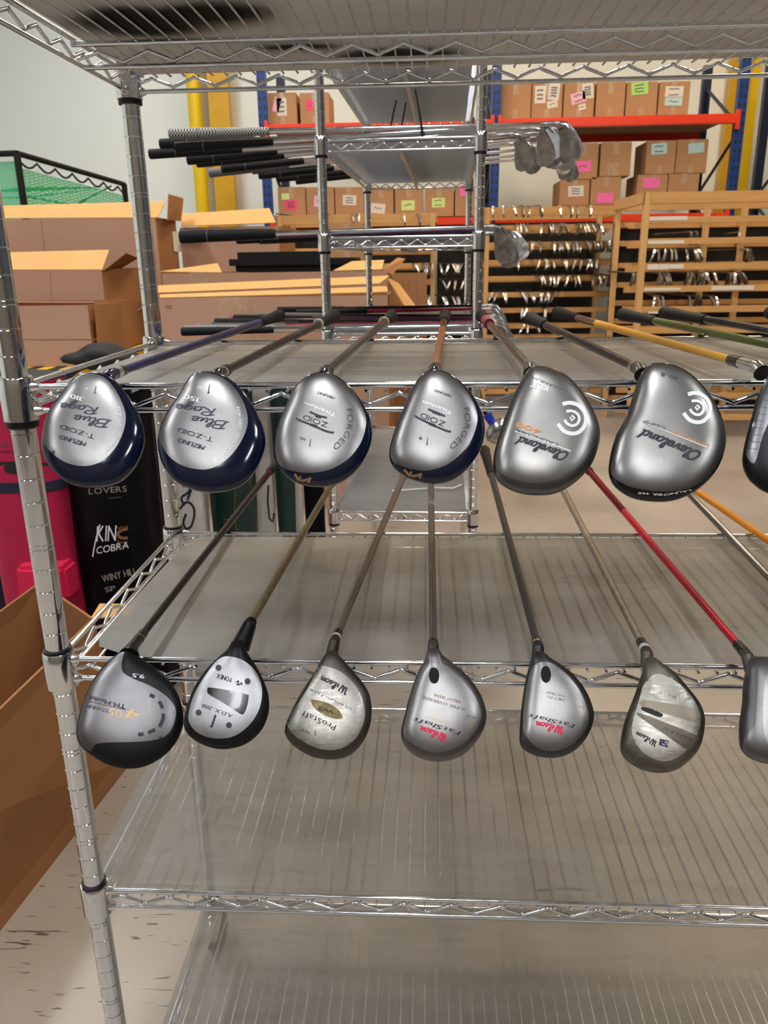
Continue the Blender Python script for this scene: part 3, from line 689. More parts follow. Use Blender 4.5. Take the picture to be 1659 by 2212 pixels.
# ---- lower row
P = lambda *a: v2(cD, a)
K2 = dict(elev=40, hb=.036, off=.010)
r, h, d = club('large black and silver driver numbered 405, leftmost in the lower row', Z2, (287, 1397), (596, 1002),
  P((520,205),(500,212),(440,240),(340,330),(250,460),(190,600),(152,750),(150,830),(180,900),(260,970),(360,1030),(480,1062),(600,1058),(720,1010),(830,920),(900,800),(918,690),(890,560),(830,450),(740,360),(640,290),(570,235)),
  blacks, [(0, 1, sh('black', (.006, .005, .005), .2, 0)), (.66, .76, sh('pink_label', (.22, .06, .08)))], (.27, rubber), [(.010, .0060, blackg), (.002, .0062, goldink), (.014, .0058, blackg)],
  [('sole_plate', st_wil, P((490,228),(440,252),(345,338),(256,468),(199,605),(163,750),(163,825),(192,895),(250,938),(272,905),(310,882),(400,875),(600,870),(740,850),(820,800),(860,700),(855,620),(790,540),(680,470),(560,420),(492,380),(474,345),(476,290)))], full=1.1, kw=K2, hos=dict(mat=blackg, len=.01, rb=.011))
d.text(whitep, '9.5', P((640,392),(556,380)), 8.5, bold=1); d.text(ink, 'TM-Model', P((505,606),(252,540)), 9.5, bold=.7); d.line(ink, P((232,580),(505,640)), 1.2, False)
d.text(goldink, '4', P((628,655),(535,628)), 25, shear=.5); d.text(goldink, '05', P((482,650),(390,628)), 16); d.text(ink, 'TITANIUM', P((386,640),(228,602)), 7.5)
for q in (((676,534),(692,542),(710,552)), ((740,582),(755,600),(766,632)), ((772,668),(770,710),(745,765)), ((715,782),(690,795),(664,808)), ((632,815),(610,818),(592,818))): d.line(ink, P(*q), 8)
d.done(r)
r, h, d = club('black driver with a silver sole plate held by four screws and a black wedge inset', Z2, (541, 1346), (714, 1050),
  P((1300,140),(1265,150),(1230,210),(1170,262),(1080,350),(1010,450),(960,560),(925,680),(920,760),(960,830),(1050,890),(1160,922),(1280,915),(1390,870),(1480,780),(1525,670),(1530,560),(1500,450),(1440,330),(1390,255),(1362,200),(1345,150)),
  blacks, [(0, 1, sh('olive_gold', (.27, .21, .09), .3, .5, noise=.5, nscale=(90, 90, 90)))], (.27, rubber), [(.004, .0062, blackg)],
  [('sole_plate', st_alum, P((1230,258),(1160,285),(1090,370),(1020,480),(975,580),(952,680),(962,740),(1010,800),(1090,838),(1180,848),(1280,830),(1380,760),(1450,660),(1478,560),(1475,460),(1430,360),(1340,285))),
   ('sole_inset', blackg, P((1088,497),(1105,482),(1240,502),(1372,532),(1384,550),(1372,620),(1350,668),(1322,670),(1200,590),(1100,532)))], full=1.1, kw=K2, hos=dict(tip=v2(cD, [(1308,170)])[0], len=.002, rb=.0105, rm=.0072, rt=.0052))
for c in ((1168,340),(1377,438),(1025,662),(1243,752)): d.ell(greyink, v2(cD, [c])[0], 6.6, 6.6, grid=5); d.line(ink, P((c[0]-9,c[1]-3),(c[0]+9,c[1]+3)), 1.2, False); d.line(ink, P((c[0]+3,c[1]-9),(c[0]-3,c[1]+9)), 1.2, False)
d.text(ink, 'YONEX', P((1272,415),(1162,382)), 10, bold=.8)
for c in ((1308,440),(1332,455),(1310,460)): d.ell(ink, v2(cD, [c])[0], 2.6, 2.6, grid=5)
d.line(ink, P((1290,440),(1302,465),(1312,445),(1322,468)), 1.4, False)
d.text(navyink, 'A.D.X. 200', P((1273,678),(1060,598)), 8, shear=.2, bold=.5); d.line(ink, P((1148,678),(1118,768)), 4.5, False); d.line(ink, P((1118,768),(1108,758)), 3, False)
d.text(greyink, 'Graphite Head For Maximum Distance', P((1265,895),(1130,895),(990,835)), 4); d.done(r)
P = lambda *a: v2(cE, a)
r, h, d = club('pewter driver with a worn stained sole and a gold oval badge', Z2, (723, 1384), (871, 1031),
  P((440,215),(412,235),(375,290),(330,370),(270,460),(210,560),(160,660),(125,740),(118,810),(150,870),(220,930),(320,980),(430,998),(540,985),(630,930),(700,830),(735,720),(738,600),(710,500),(640,400),(560,310),(505,250),(475,220)),
  st_pew, [(0, 1, sh('brown_grey', (.20, .165, .14), .3, .6))], (.27, mat('tape_grip', (.10, .09, .085), .6)), [(.004, .0059, whitep), (.012, .0058, blackg)],
  [('sole_plate', st_worn, P((355,335),(430,335),(520,370),(600,440),(660,530),(690,640),(680,740),(630,840),(550,905),(460,930),(360,920),(260,875),(180,820),(135,750),(138,710),(175,650),(235,560),(302,450))),
   ('oval_badge', mat('stained_gold', (.28, .21, .09), .45, .6, noise=.7, nscale=(150, 150, 150)), P((303,578),(312,568),(360,575),(430,595),(500,640),(530,690),(520,706),(470,705),(400,680),(330,630)))], full=1.1, kw=K2, hos=dict(mat=st_pew, tip=v2(cE, [(440,250)])[0], len=.006, rb=.0070, rm=.0060, rt=.0056))
d.text(ink, 'Wilson', P((576,490),(388,400)), 15, script=.075); d.text(inkb, 'titanium face', P((600,632),(300,488)), 6)
d.text(ink, 'W3', P((472,652),(368,615)), 8, bold=1.2); d.text(ink, 'ProStaff', P((487,755),(250,648)), 12, bold=.4); d.text(ink, '1', P((335,785),(312,790)), 12, shear=.2); d.text(ink, '12.0', P((295,800),(240,777)), 5.5); d.done(r)
r, h, d = club('scratched mauve-grey driver with black oval sticker and red lettering on a straight grey shaft', Z2, (936, 1395), (931, 1042),
  P((1170,195),(1140,200),(1120,280),(1080,350),(1040,450),(1000,580),(970,700),(952,780),(955,850),(990,920),(1070,980),(1180,1012),(1290,1005),(1400,960),(1490,870),(1550,760),(1562,660),(1530,550),(1470,450),(1390,360),(1290,280),(1240,240),(1222,200)),
  st_wil, [(0, 1, sh('grey', (.16, .15, .15), .28, .6)), ((932, 1078), (932, 1094), paperw)], (.27, rubber), [(.005, .0060, blackg)],
  [('sole_plate', st_plate, P((1120,318),(1180,308),(1260,320),(1350,390),(1430,480),(1500,590),(1525,690),(1490,780),(1410,870),(1300,930),(1180,950),(1080,910),(1000,860),(966,800),(978,720),(1008,590),(1048,460),(1093,360))),
   ('oval_sticker', rubber, P((1187,338),(1160,350),(1150,396),(1162,440),(1187,454),(1212,442),(1224,396),(1212,352)))], full=1.1, kw=K2, hos=dict(tip=v2(cE, [(1180,240)])[0], len=.004, rb=.0072, rm=.0062, rt=.0057))
d.text(greyink, '33cm² AHA', P((1380,578),(1185,524)), 5.5); d.text(greyink, 'SUPER OVERSIZE', P((1410,632),(1106,542)), 6)
d.line(goldink, P((1185,545),(1380,600)), 1, False); d.text(goldink, 'Titanium', P((1290,735),(1150,687)), 5)
d.text(ink, 'FatShaft', P((1382,800),(1052,695)), 9.5, shear=.5, bold=1); d.text(redink, 'Wilson', P((1284,825),(1100,758)), 15, script=.10)
d.text(ink, '10.5°', P((1485,692),(1418,676)), 4.5); d.text(goldink, '1', P((1450,705),(1425,722)), 14, shear=.3, bold=1); d.done(r)
P = lambda *a: v2(cF, a)
r, h, d = club('dark-rimmed driver with clean silver sole, black oval sticker and red lettering', Z2, (1162, 1396), (1064, 1036),
  P((225,190),(202,200),(190,250),(165,340),(145,450),(130,560),(122,680),(122,760),(150,800),(200,830),(280,850),(380,845),(470,800),(540,720),(580,620),(578,550),(540,450),(470,350),(390,280),(310,230),(272,198)),
  steel('slate_paint', (.10, .10, .105), .4, scr=.3), [(0, 1, sh('slate', (.055, .06, .065), .3, .3))], (.27, rubber), [(.006, .0059, chrome), (.005, .0059, blackg)],
  [('sole_plate', st_plate, P((270,257),(340,275),(420,340),(490,430),(535,530),(548,620),(520,690),(460,760),(380,800),(300,808),(220,780),(150,700),(142,640),(150,500),(178,350),(212,280))),
   ('oval_sticker', rubber, P((283,283),(260,297),(252,335),(262,372),(285,388),(308,372),(316,335),(305,297)))], full=1.1, kw=K2, hos=dict(tip=v2(cF, [(240,235)])[0], len=.004, rb=.0072, rm=.0062, rt=.0057))
d.text(greyink, 'METAL', P((400,487),(290,467)), 5); d.text(greyink, 'MATRIX', P((400,463),(290,437)), 5)
d.text(ink, '12.0°', P((522,535),(478,528)), 4); d.text(goldink, '1', P((510,545),(488,555)), 15, shear=.3, bold=1)
d.text(ink, 'FatShaft', P((468,645),(186,578)), 9, shear=.5, bold=1); d.text(redink, 'Wilson', P((395,663),(232,624)), 15, script=.10); d.done(r)
r, h, d = club('badly scuffed pewter driver with tapering tan bands across its sole', Z2, (1396, 1408), (1217, 1060),
  P((915,225),(895,240),(885,300),(860,380),(830,470),(790,570),(760,670),(745,770),(755,830),(800,880),(880,925),(980,945),(1080,930),(1170,870),(1240,780),(1268,660),(1265,580),(1230,500),(1160,410),(1080,320),(1000,262),(960,230)),
  st_grim, [(0, 1, sh('beige', (.42, .37, .30), .3, .5, noise=.4, nscale=(50, 50, 50)))], (.27, rubber), [(.007, .0060, whitep), (.014, .0059, blackg)],
  [('sole_plate', st_worn, P((965,332),(1060,360),(1150,430),(1220,530),(1240,630),(1220,710),(1150,810),(1060,865),(980,868),(900,830),(840,760),(815,680),(830,600),(860,500),(890,400))),
   ('sole_band', mat('tan_band', (.22, .185, .14), .4, .7), P((890,494),(1050,515),(1212,547),(1230,590),(1230,636),(1060,590),(872,528))),
   ('sole_band', mat('taupe_band', (.13, .11, .088), .4, .7), P((864,574),(1040,640),(1222,716),(1200,760),(1165,802),(1010,700),(862,596))),
   ('sole_slot', blackp, P((878,537),(930,545),(1003,578),(1005,592),(990,600),(930,580),(880,556)))], full=1.1, kw=K2, hos=dict(tip=v2(cF, [(925,270)])[0], len=.004, rb=.0072, rm=.0062, rt=.0057))
d.text(goldink, '1', P((990,425),(975,430)), 10); d.text(greyink, '10.5', P((1090,472),(1045,455)), 5)
d.text(goldink, 'SHOCKTRED', P((1232,668),(1030,602)), 5); d.text(ink, 'REFLEX', P((1192,735),(1015,657)), 6.5, shear=.3)
d.text(ink, 'Wilson', P((975,752),(852,688)), 12, script=.08); d.poly(navyink, P((990,733),(1045,745),(1038,787),(982,772))); d.line(whitep, P((1035,775),(1034,752),(1022,752),(1020,772),(1006,768),(1004,746)), 1.6, False); d.done(r)
r, h, d = club('grey driver with vertical score lines cut by the right edge on a red shaft', Z2, (1612, 1414), (1268, 1012),
  [(1618,1424),(1605,1480),(1603,1520),(1597,1563),(1598,1608),(1606,1625),(1625,1640),(1659,1650),(1710,1652),(1765,1630),(1800,1575),(1800,1520),(1760,1460),(1700,1425),(1650,1418)],
  st_wil, [(0, 1, sh('red', (.62, .008, .04), .18, .2)), ((1345, 1108), .76, sh('blackred', (.03, .006, .008)))], (.27, rubber), [(.003, .0058, blackg), (.018, .0058, blackg)],
  [('sole_plate', st_plate, [(1662,1455),(1652,1480),(1648,1540),(1652,1590),(1675,1625),(1740,1620),(1780,1570),(1775,1515),(1730,1470)])], full=1.1, kw=K2, hos=dict(tip=(1630, 1440), len=.004, rb=.0072, rm=.0062, rt=.0057))
for k in range(9): d.line(greyink, [(1612+k*3.2, 1462+k*-2), (1603+k*3.4, 1600-k*4)], 1, False)
d.done(r)
r, h, d = club('golf club with stepped steel shaft crossing beside the orange shaft', Z2, (1809, 1402), (1488, 1066), off(1830, 1400, .6), st_dark, [(0, 1, mat('stepped_steel', (.33, .32, .32), .18, 1), 16)], (.27, rubber), [(.014, .007, blackg)], full=1.1, kw=K2)
r, h, d = club('golf club with a glossy orange shaft at the lower right', Z2, (2004, 1405), (1503, 1060), off(2010, 1402, .7), st_dark, [(0, 1, sh('orange', (.80, .30, .02), .2, .2))], (.27, rubber), [(.014, .007, blackg)], full=1.1, kw=K2)
# ------------------------------------------------------------------ long clubs lying across the narrow rack
def iron_head(mb, T, k=1.):
    a = R_(62); sd = V((cos(a), 0, -sin(a))); hd = V((-sin(a), 0, -cos(a))); O = V((.060, 0, -.002))
    q = [(0, .002), (.02, -.002), (.05, -.003), (.073, .002), (.083, .014), (.086, .030), (.080, .046), (.068, .054), (.052, .050), (.02, .034), (.004, .030)]
    n = len(mb.v); m = len(q)
    for s_ in (-1, 1):
        for u, b in q: mb.v.append(T @ ((O+sd*u*k+hd*b*k) + V((0, s_*(.0105-.13*b) if s_ > 0 else -.004+.0*b, 0))))
    mb.f.append(tuple(n+i for i in range(m))); mb.f.append(tuple(n+m+i for i in range(m))[::-1])
    for i in range(m): mb.f.append((n+i, n+m+i, n+m+(i+1) % m, n+(i+1) % m))
    mb.tube([T @ V((-.01, 0, 0)), T @ V((.03, 0, 0)), T @ V((.052, 0, -.004)), T @ V((.066, 0, -.022))], [.0065, .0065, .0068, .006], 10)
    return mb
I4 = Matrix.Identity(4)
iron_m = mat('iron_chrome', (.62, .62, .63), .22, 1, rvar=.08, nscale=(50, 50, 50), noise=.5)
iron_d = mat('iron_dark', (.30, .29, .29), .3, 1, noise=.4, nscale=(40, 40, 40))
checker = mat('houndstooth_grip', '#77726E', .6); 
nt = checker.node_tree; ck = nt.nodes.new('ShaderNodeTexChecker'); ck.inputs['Scale'].default_value = 260; ck.inputs[1].default_value = (.01, .01, .01, 1); ck.inputs[2].default_value = (.5, .48, .46, 1)
tc = nt.nodes.new('ShaderNodeTexCoord'); nt.links.new(tc.outputs['Object'], ck.inputs[0]); nt.links.new(ck.outputs[0], nt.nodes['Principled BSDF'].inputs[0])
gr_green = mat('dark_green_grip', (.004, .05, .035), .5); gr_grey = mat('grey_grip', (.12, .11, .105), .6); gr_beige = mat('beige_grip', (.30, .27, .22), .6)
pinkm = mat('pink_cap', (.6, .05, .2), .5); purple = mat('purple_shaft', (.09, .02, .07), .3); redsh = mat('crimson_shaft', (.35, .01, .04), .3)
def long_club(label, group, butt, Y, piv, gm=rubber, sm=None, L=.93, hm=None, roll=0, gr=.0135, head='iron', band=True, pxe=None, cap=None, gl=.26, name='golf_iron', cat='golf club', ms=.07):
    b = atY(butt[0], butt[1], Y); sx = X2+.0; p = V((sx, Y, piv)); b.z = max(p.z-ms*(p.x-b.x), min(p.z+.01*(p.x-b.x), b.z)); d = (p-b).normalized(); L = (atY(pxe, 540, Y).x-b.x)/d.x if pxe else L; e = b+d*L
    root = thing(name, label, cat, e, 0, group)
    z = V((0, 0, 1)); yv = z.cross(d).normalized(); zz = d.cross(yv)
    T = Matrix.Translation(e) @ Matrix(((d.x, yv.x, zz.x, 0), (d.y, yv.y, zz.y, 0), (d.z, yv.z, zz.z, 0), (0, 0, 0, 1))) @ Matrix.Rotation(R_(roll), 4, 'X')
    MB().tube([b+d*(gl*.9), e], [.0075, .0048], 10).build('shaft', sm or chrome, root, smooth=True)
    MB().tube([b, b+d*.003, b+d*.03, b+d*gl*.97, b+d*gl], [gr*.9, gr, gr*.97, gr*.74, gr*.6], 14).build('grip', gm, root, smooth=True)
    if band: MB().tube([b+d*.075, b+d*.077], [gr*.96, gr*.96], 14).build('grip_band', gr_grey, root)
    if cap: MB().tube([b-d*.001, b+d*.006], [gr*1.02, gr*1.02], 14).build('grip_cap', cap, root)
    if head == 'iron': hb_ = iron_head(MB(), T)
    else:
        hb_ = MB(); hb_.tube([T @ V((-.01, 0, 0)), T @ V((.04, 0, 0)), T @ V((.05, .006, -.02))], .006, 10)
        pr = [T @ V((.03+.034*cos(t), -.012, -.06+.05*sin(t))) for t in [2*pi*i/20 for i in range(20)]]; q = (T @ V((0, .028, 0)))-(T @ V((0, 0, 0))); hb_.prism(pr, q)
    hb_.build('club_head', hm or iron_m, root, smooth=True, auto=.5)
    return root
zA, zB_, zC, zD = ZB[1], ZB[2], ZB[3], ZB[4]
A_ = [(366,289,1.43,.030,checker,'houndstooth-grip iron lying on top of the pile on the narrow rack',0),
 (346,311,1.50,.022,rubber,'black-grip iron just under the houndstooth-grip iron',20), (379,319,1.45,.013,rubber,'black-grip iron in front below the houndstooth one, silver band on grip',-10),
 (323,333,1.56,.012,rubber,'black-grip iron reaching furthest left from the narrow rack',15), (405,346,1.63,.016,rubber,'dark iron in the middle of the pile behind the furthest-left grip',-15),
 (425,352,1.70,.012,rubber,'iron with short gleaming band in the middle of the pile',5), (466,366,1.78,.026,rubber,'fat black-grip iron low in the pile',12), (480,375,1.86,.013,rubber,'thin black-grip iron under the fat one',-8),
 (453,386,1.93,.012,gr_grey,'iron with short grey-black grip low left in the pile',5), (546,388,2.03,.02,gr_green,'iron with a dark green grip in the pile',10),
 (560,396,2.12,.012,rubber,'black-grip iron below the dark green grip',-12), (600,412,2.28,.012,rubber,'lowest black-grip iron of the pile, nearest the labelled cartons',6), (640,410,2.42,.012,rubber,'farthest iron at the rear end of the pile',0)]
for x, y, Y, dz, g_, lb, rl in A_:
    long_club(lb, 'irons piled on the upper shelf of the narrow rack', (x, y), Y, zA+dz, g_, roll=rl, hm=iron_m if rl >= 0 else iron_d, L=.96)
for x, y, Y, dz, g_, lb, gr_, sm_, hd_ in [(390,516,1.44,.016,rubber,'club with oversized black grip on the middle shelf of the narrow rack',.018,chrome,'mallet'),
 (403,537,1.49,.011,gr_beige,'club with slim beige grip below the oversized black grip',.011,purple,'iron'), (554,498,1.58,.014,rubber,'club with a tapering black grip behind the oversized grip',.012,blackg,'mallet'),
 (513,545,1.68,.011,rubber,'black-grip club low behind the slim beige grip',.014,chrome,'iron'), (562,556,1.80,.011,rubber,'hindmost black-grip club on the middle shelf of the narrow rack',.014,blackg,'iron')]:
    long_club(lb, 'clubs on the middle shelf of the narrow rack', (x, y), Y, zB_+dz, g_, ms=.015, gr=gr_, sm=sm_, pxe=1036+(Y-1.44)*110, head='iron', hm=iron_m, roll=30-(Y-1.4)*150)
for x, y, Y, dz, g_, lb, sm_, cp in [(394,730,1.44,.011,rubber,'nearest black-grip club lying level with the driver shelf',chrome,None), (401,719,1.49,.011,checker,'club with speckled grey grip just above the nearest black one',gr_grey,None),
 (427,712,1.55,.011,gr_grey,'grey-grip club with pink cap edge on the low shelf of the narrow rack',redsh,pinkm), (458,706,1.60,.011,rubber,'short black-grip club beside the speckled grey grip',blackg,None),
 (464,696,1.68,.011,rubber,'black-grip club tucked under the pink-capped one',gra,None), (501,687,1.78,.014,rubber,'club with bright pink cap and black grip',purple,pinkm), (500,697,1.72,.011,purple,'club with purple grip below the bright pink cap',purple,None),
 (560,680,1.93,.011,gr_grey,'club with grey shaft near the rear of the low shelf',gra,None), (640,678,2.15,.011,rubber,'club behind the grey shaft near the rear of the low shelf',redsh,None), (600,676,2.35,.011,rubber,'last club at the rear of the low shelf',blackg,None)]:
    long_club(lb, 'clubs on the low shelf of the narrow rack', (x, y), Y, zC+dz, g_, ms=.01, sm=sm_, pxe=1040+x % 11, gr=.0125, cap=cp, hm=iron_m, band=False, roll=-10)
def tie(label, pts, r, m): 
    o = MB().tube(pts, r, 8).build('cable_tie', m, None, smooth=True, loc=V(pts[0])); tag(o, label, 'cable tie')
c5 = lambda x, y, Y: atY(660+x/2.86, 130+y/2.86, Y)
tie('black cable tie end sticking up, leftmost of three over the irons', [c5(520, 445, 1.47), c5(540, 340, 1.47), c5(561, 247, 1.47)], .0022, blackp)
tie('black cable tie end sticking up, middle one over the irons', [c5(586, 440, 1.46), c5(604, 350, 1.46), c5(620, 261, 1.46)], .0022, blackp)
tie('longest black cable tie standing up with its lock on the shelf rail', [c5(726, 470, 1.40), c5(718, 420, 1.40), c5(700, 300, 1.40), c5(677, 178, 1.40)], [.006, .003, .0024, .002], blackp)
c6 = lambda x, y: atZ(680+x/3.95, 880+y/3.95, zD+.006)
tie('white cable tie lying on the empty bottom shelf of the narrow rack', [c6(660, 712), c6(850, 698), c6(1030, 685), c6(1180, 690), c6(1250, 660)], .0022, whitep)
# ------------------------------------------------------------------ cartons
def carton(label, rect, Y, dep, m=cardo, tapes=1, stick=(), name='cardboard_box', group=None, zb=None, side=None, tapem=tape):
    x0, y0, x1, y1 = rect; cx_ = (x0+x1)/2; cy_ = (y0+y1)/2
    a = atY(x0, cy_, Y); b = atY(x1, cy_, Y); t = atY(cx_, y0, Y); u = atY(cx_, y1, Y)
    z0 = u.z if zb is None else zb; z1 = t.z; w_ = b.x-a.x
    root = thing(name, label, 'cardboard box', ((a.x+b.x)/2, Y+dep/2, z0), 0, group)
    MB().box(a.x, b.x, Y, Y+dep, z0, z1).build('box_body', m, root, bevel=min(.004, w_*.02))
    if tapes:
        mx = (a.x+b.x)/2; tw = w_*.09; hh = (z1-z0)
        MB().box(mx-tw, mx+tw, Y-.0012, Y+.001, z1-hh*.35, z1+.001).build('packing_tape', tapem, root)
        if tapes > 1: MB().box(mx-tw, mx+tw, Y-.0012, Y+.001, z0, z0+hh*.25).build('packing_tape', tapem, root)
        MB().box(mx-tw, mx+tw, Y-.001, Y+dep, z1-.0005, z1+.0012).build('packing_tape', tapem, root)
    for st in stick:
        r_, sm_ = st[0], st[1]; p = atY(r_[0], r_[1], Y); q = atY(r_[2], r_[3], Y); rot = st[2] if len(st) > 2 else 0
        mx, mz = (p.x+q.x)/2, (p.z+q.z)/2; w2, h2 = abs(q.x-p.x)/2, abs(p.z-q.z)/2
        def rr(dx, dz, yy): return (mx+dx*cos(rot)-dz*sin(rot), yy, mz+dx*sin(rot)+dz*cos(rot))
        o = MB().slab([rr(-w2, -h2, Y-.0022), rr(w2, -h2, Y-.0022), rr(w2, h2, Y-.0022), rr(-w2, h2, Y-.0022)], (0, .0026, 0)).build('paper_sticker', sm_, root)
        o['label'] = sm_.name.replace('_', ' ')+' sticker'
        nl = st[3] if len(st) > 3 else 2; rnd = random.Random(int(mx*1000))
        if nl:
            mb = MB()
            pts = []
            for k in range(nl):
                zz = h2*(.5-1.0*k/max(1, nl-1)) if nl > 1 else 0; x = -w2*.6
                while x < w2*.55:
                    pts.append((x, zz+rnd.uniform(-.25, .25)*h2/nl)); x += w2*.16
                if k < nl-1: pts.append((-w2*.6, h2*(.5-1.0*(k+1)/(nl-1))))
            for i in range(len(pts)-1):
                if pts[i+1][0] < pts[i][0]: continue
                (ax, az), (bx, bz) = pts[i], pts[i+1]; th = h2*.07+.001
                mb.slab([rr(ax, az-th, Y-.0029), rr(bx, bz-th, Y-.0029), rr(bx, bz+th, Y-.0029), rr(ax, az+th, Y-.0029)], (0, .0006, 0))
            mb.build('handwriting', inkb, o)
    return root
PY = 7.35
ztop = atY(1280, 253, PY).z; zlow = atY(1000, 467, PY).z
G1 = 'cartons on the top pallet rack shelf'; G2 = 'cartons on the lower pallet rack shelf'
for lb, r_, st, m_ in [
 ('plain taped carton next to the blue upright on the top orange shelf', (1081,176,1147,256), (), cardo),
 ('carton with three white shipping labels on the top orange shelf', (1149,176,1215,254), (((1156,186,1178,223), paperw, 0, 3), ((1186,180,1208,216), paperw, -.1, 4), ((1182,218,1204,233), paperw, .15, 1)), cardo),
 ('carton with a pink note overlapping a white label on the top orange shelf', (1218,176,1284,252), (((1234,200,1264,223), paperl, .25, 2), ((1259,180,1281,213), paperw, .1, 4), ((1250,225,1265,237), paperw, .2, 1)), cardo),
 ('unlabelled carton between pink-noted and green-noted ones on the top orange shelf', (1288,176,1350,250), (), cardo),
 ('carton with a green note on the top orange shelf', (1353,176,1420,248), (((1365,178,1399,204), paperg, .08, 3),), cardo),
 ('carton with a white and cyan label, last on the right of the top orange shelf', (1423,176,1489,246), (((1438,187,1475,210), paperw, -.03, 2), ((1437,210,1473,228), paperc, -.03, 1)), cardo),
 ('carton with lilac and white notes on the left bay of the top orange shelf', (580,200,641,272), (((590,210,606,242), paperl, -.3, 0), ((597,212,620,250), paperw, 0, 3)), cardo),
 ('carton with a red tag partly behind the narrow rack post', (648,200,711,272), (((661,215,676,238), paperr, 0, 1),), cardo)]:
    carton(lb, r_, PY, .42, m_, 2, st, group=G1, zb=ztop)
for lb, r_, st, zb_, tp in [
 ('lower-left carton with a cream handwritten note under the orange beam', (1209,389,1273,444), (((1228,402,1260,424), paperw, .03, 3),), None, 1),
 ('carton with a pink note at the bottom, beside the cream-noted one', (1276,382,1341,443), (((1290,417,1324,438), paperp, 0, 0),), None, 1),
 ('carton with a pink note, top of the stack left under the orange beam', (1228,309,1292,388), (((1244,348,1276,371), paperp, .04, 1),), None, 1),
 ('heavily taped carton right of the pink-noted top one', (1297,307,1363,381), (((1313,353,1335,378), tape, .1, 0),), None, 2),
 ('lower carton with a pink note beside the wooden rack top', (1376,377,1441,436), (((1390,384,1424,406), paperp, 0, 0),), None, 1),
 ('lower plain carton at the far right under the orange beam', (1443,375,1509,434), (), None, 1),
 ('carton with a blue-white note, upper in the right-hand stack', (1396,304,1459,376), (((1408,310,1440,333), paperc, .05, 2),), None, 2),
 ('shiny taped carton with a blue-white note, uppermost at far right', (1461,301,1528,374), (((1488,309,1520,330), paperc, .08, 0),), None, 2)]:
    carton(lb, r_, PY, .45, cardo, tp, st, group='cartons stacked under the right orange beam', zb=zb_)
for lb, r_, st in [
 ('carton with lime and hot pink notes in the lower shelf row', (601,404,660,465), (((608,418,625,431), papery, 0, 0), ((615,432,642,453), paperr, .05, 4))),
 ('carton with a pale pink note behind the narrow rack front post', (662,404,722,465), (((678,424,708,447), paperl, -.1, 1),)),
 ('carton with a cream two-line note in the lower shelf row', (724,404,786,465), (((740,422,770,443), paperw, -.05, 3),)),
 ('carton with a white note behind the narrow rack rear post', (796,404,850,465), (((801,440,832,461), paperw, -.1, 1),)),
 ('carton with a lime note in the lower shelf row', (853,404,914,465), (((867,433,896,454), papery, 0, 1),)),
 ('carton with a lime note marked by a blue dot in the lower shelf row', (918,404,980,465), (((933,428,961,448), papery, 0, 2),)),
 ('carton with a hot pink note at the right end of the lower shelf row', (983,404,1042,465), (((993,400,1006,424), paperp, 0, 0),))]:
    carton(lb, r_, PY, .42, cardo, 1, st, group=G2, zb=zlow)
# ------------------------------------------------------------------ pallet racking
def holed(name, col):
    m = mat(name, col, .4); nt = m.node_tree; N = nt.nodes; L = nt.links; b = N['Principled BSDF']
    tc = N.new('ShaderNodeTexCoord'); sp = N.new('ShaderNodeSeparateXYZ'); L.new(tc.outputs['Object'], sp.inputs[0])
    def mth(op, a, b_): 
        n = N.new('ShaderNodeMath'); n.operation = op
        for i, q in enumerate((a, b_)):
            if isinstance(q, (int, float)): n.inputs[i].default_value = q
            elif q is not None: L.new(q, n.inputs[i])
        return n.outputs[0]
    fr = mth('FRACT', mth('MULTIPLY', sp.outputs[2], 1/.075), None); a = mth('LESS_THAN', fr, .42)
    ax = mth('ABSOLUTE', sp.outputs[0], None); a2 = mth('MULTIPLY', mth('GREATER_THAN', ax, .010), mth('LESS_THAN', ax, .030))
    k = mth('MULTIPLY', a, a2); mx = N.new('ShaderNodeMix'); mx.data_type = 'RGBA'; L.new(k, mx.inputs[0]); mx.inputs[6].default_value = lin(col); mx.inputs[7].default_value = (.015, .015, .02, 1)
    L.new(mx.outputs[2], b.inputs['Base Color']); return m
blueh = holed('blue_slotted_upright', '#0E3A80'); navyh = holed('navy_slotted_upright', '#101C3C')
UX = [atY(572, 300, 7.3).x, atY(1072, 215, 7.3).x, atY(1592, 300, 7.3).x, atY(1592, 300, 7.3).x+.62]
pr = thing('pallet_rack', 'blue and orange pallet racking loaded with cartons along the back', 'pallet rack', (UX[1], 7.3, FLOOR))
def part(mb, nm, m, root, **k): return mb.build(nm, m, root, **k)
def upright(x, y, m, h=3.1):
    mb = MB().box(-.042, .042, -.035, .035, 0, h)
    me_o = mb.build('upright', m, None); me_o.parent = pr; me_o.location = (x-UX[1], y-7.3, 0); return me_o
RB = 8.35
for i, x in enumerate(UX):
    if i < 3: upright(x, 7.3, blueh)
    else: upright(x, 7.3, navyh)
    upright(x, RB, navyh)
    z = .2; k = 0
    while z < 2.7:
        a, b = ((7.3, RB), (RB, 7.3))[k % 2]; part(MB().tube([(x, a, FLOOR+z), (x, b, FLOOR+z+.5)], .016, 6), 'brace', mat('navy_paint', '#101C3C', .4), pr); z += .55; k += 1
hb1 = (atY(1592, 268, 7.3).z, ztop-.012); hb2 = (atY(1000, 486, 7.3).z, zlow-.012)
for (za, zb_) in (hb1, hb2):
    for i in (0, 1):
        x0, x1 = UX[i]+.03, UX[i+1]-.03
        MB().box(x0, x1, 7.24, 7.29, za, zb_).build('beam', orange, pr, bevel=.006)
        MB().box(x0, x1, RB-.05, RB, za, zb_).build('beam', orange, pr, bevel=.006)
        MB().box(x0, x1, 7.29, RB-.05, zb_-.018, zb_).build('shelf_deck', cardd, pr)
        for xx in (x0-.012, x1-.02): MB().box(xx, xx+.032, 7.22, 7.255, za-.05, zb_+.03).build('beam_connector', orange, pr)
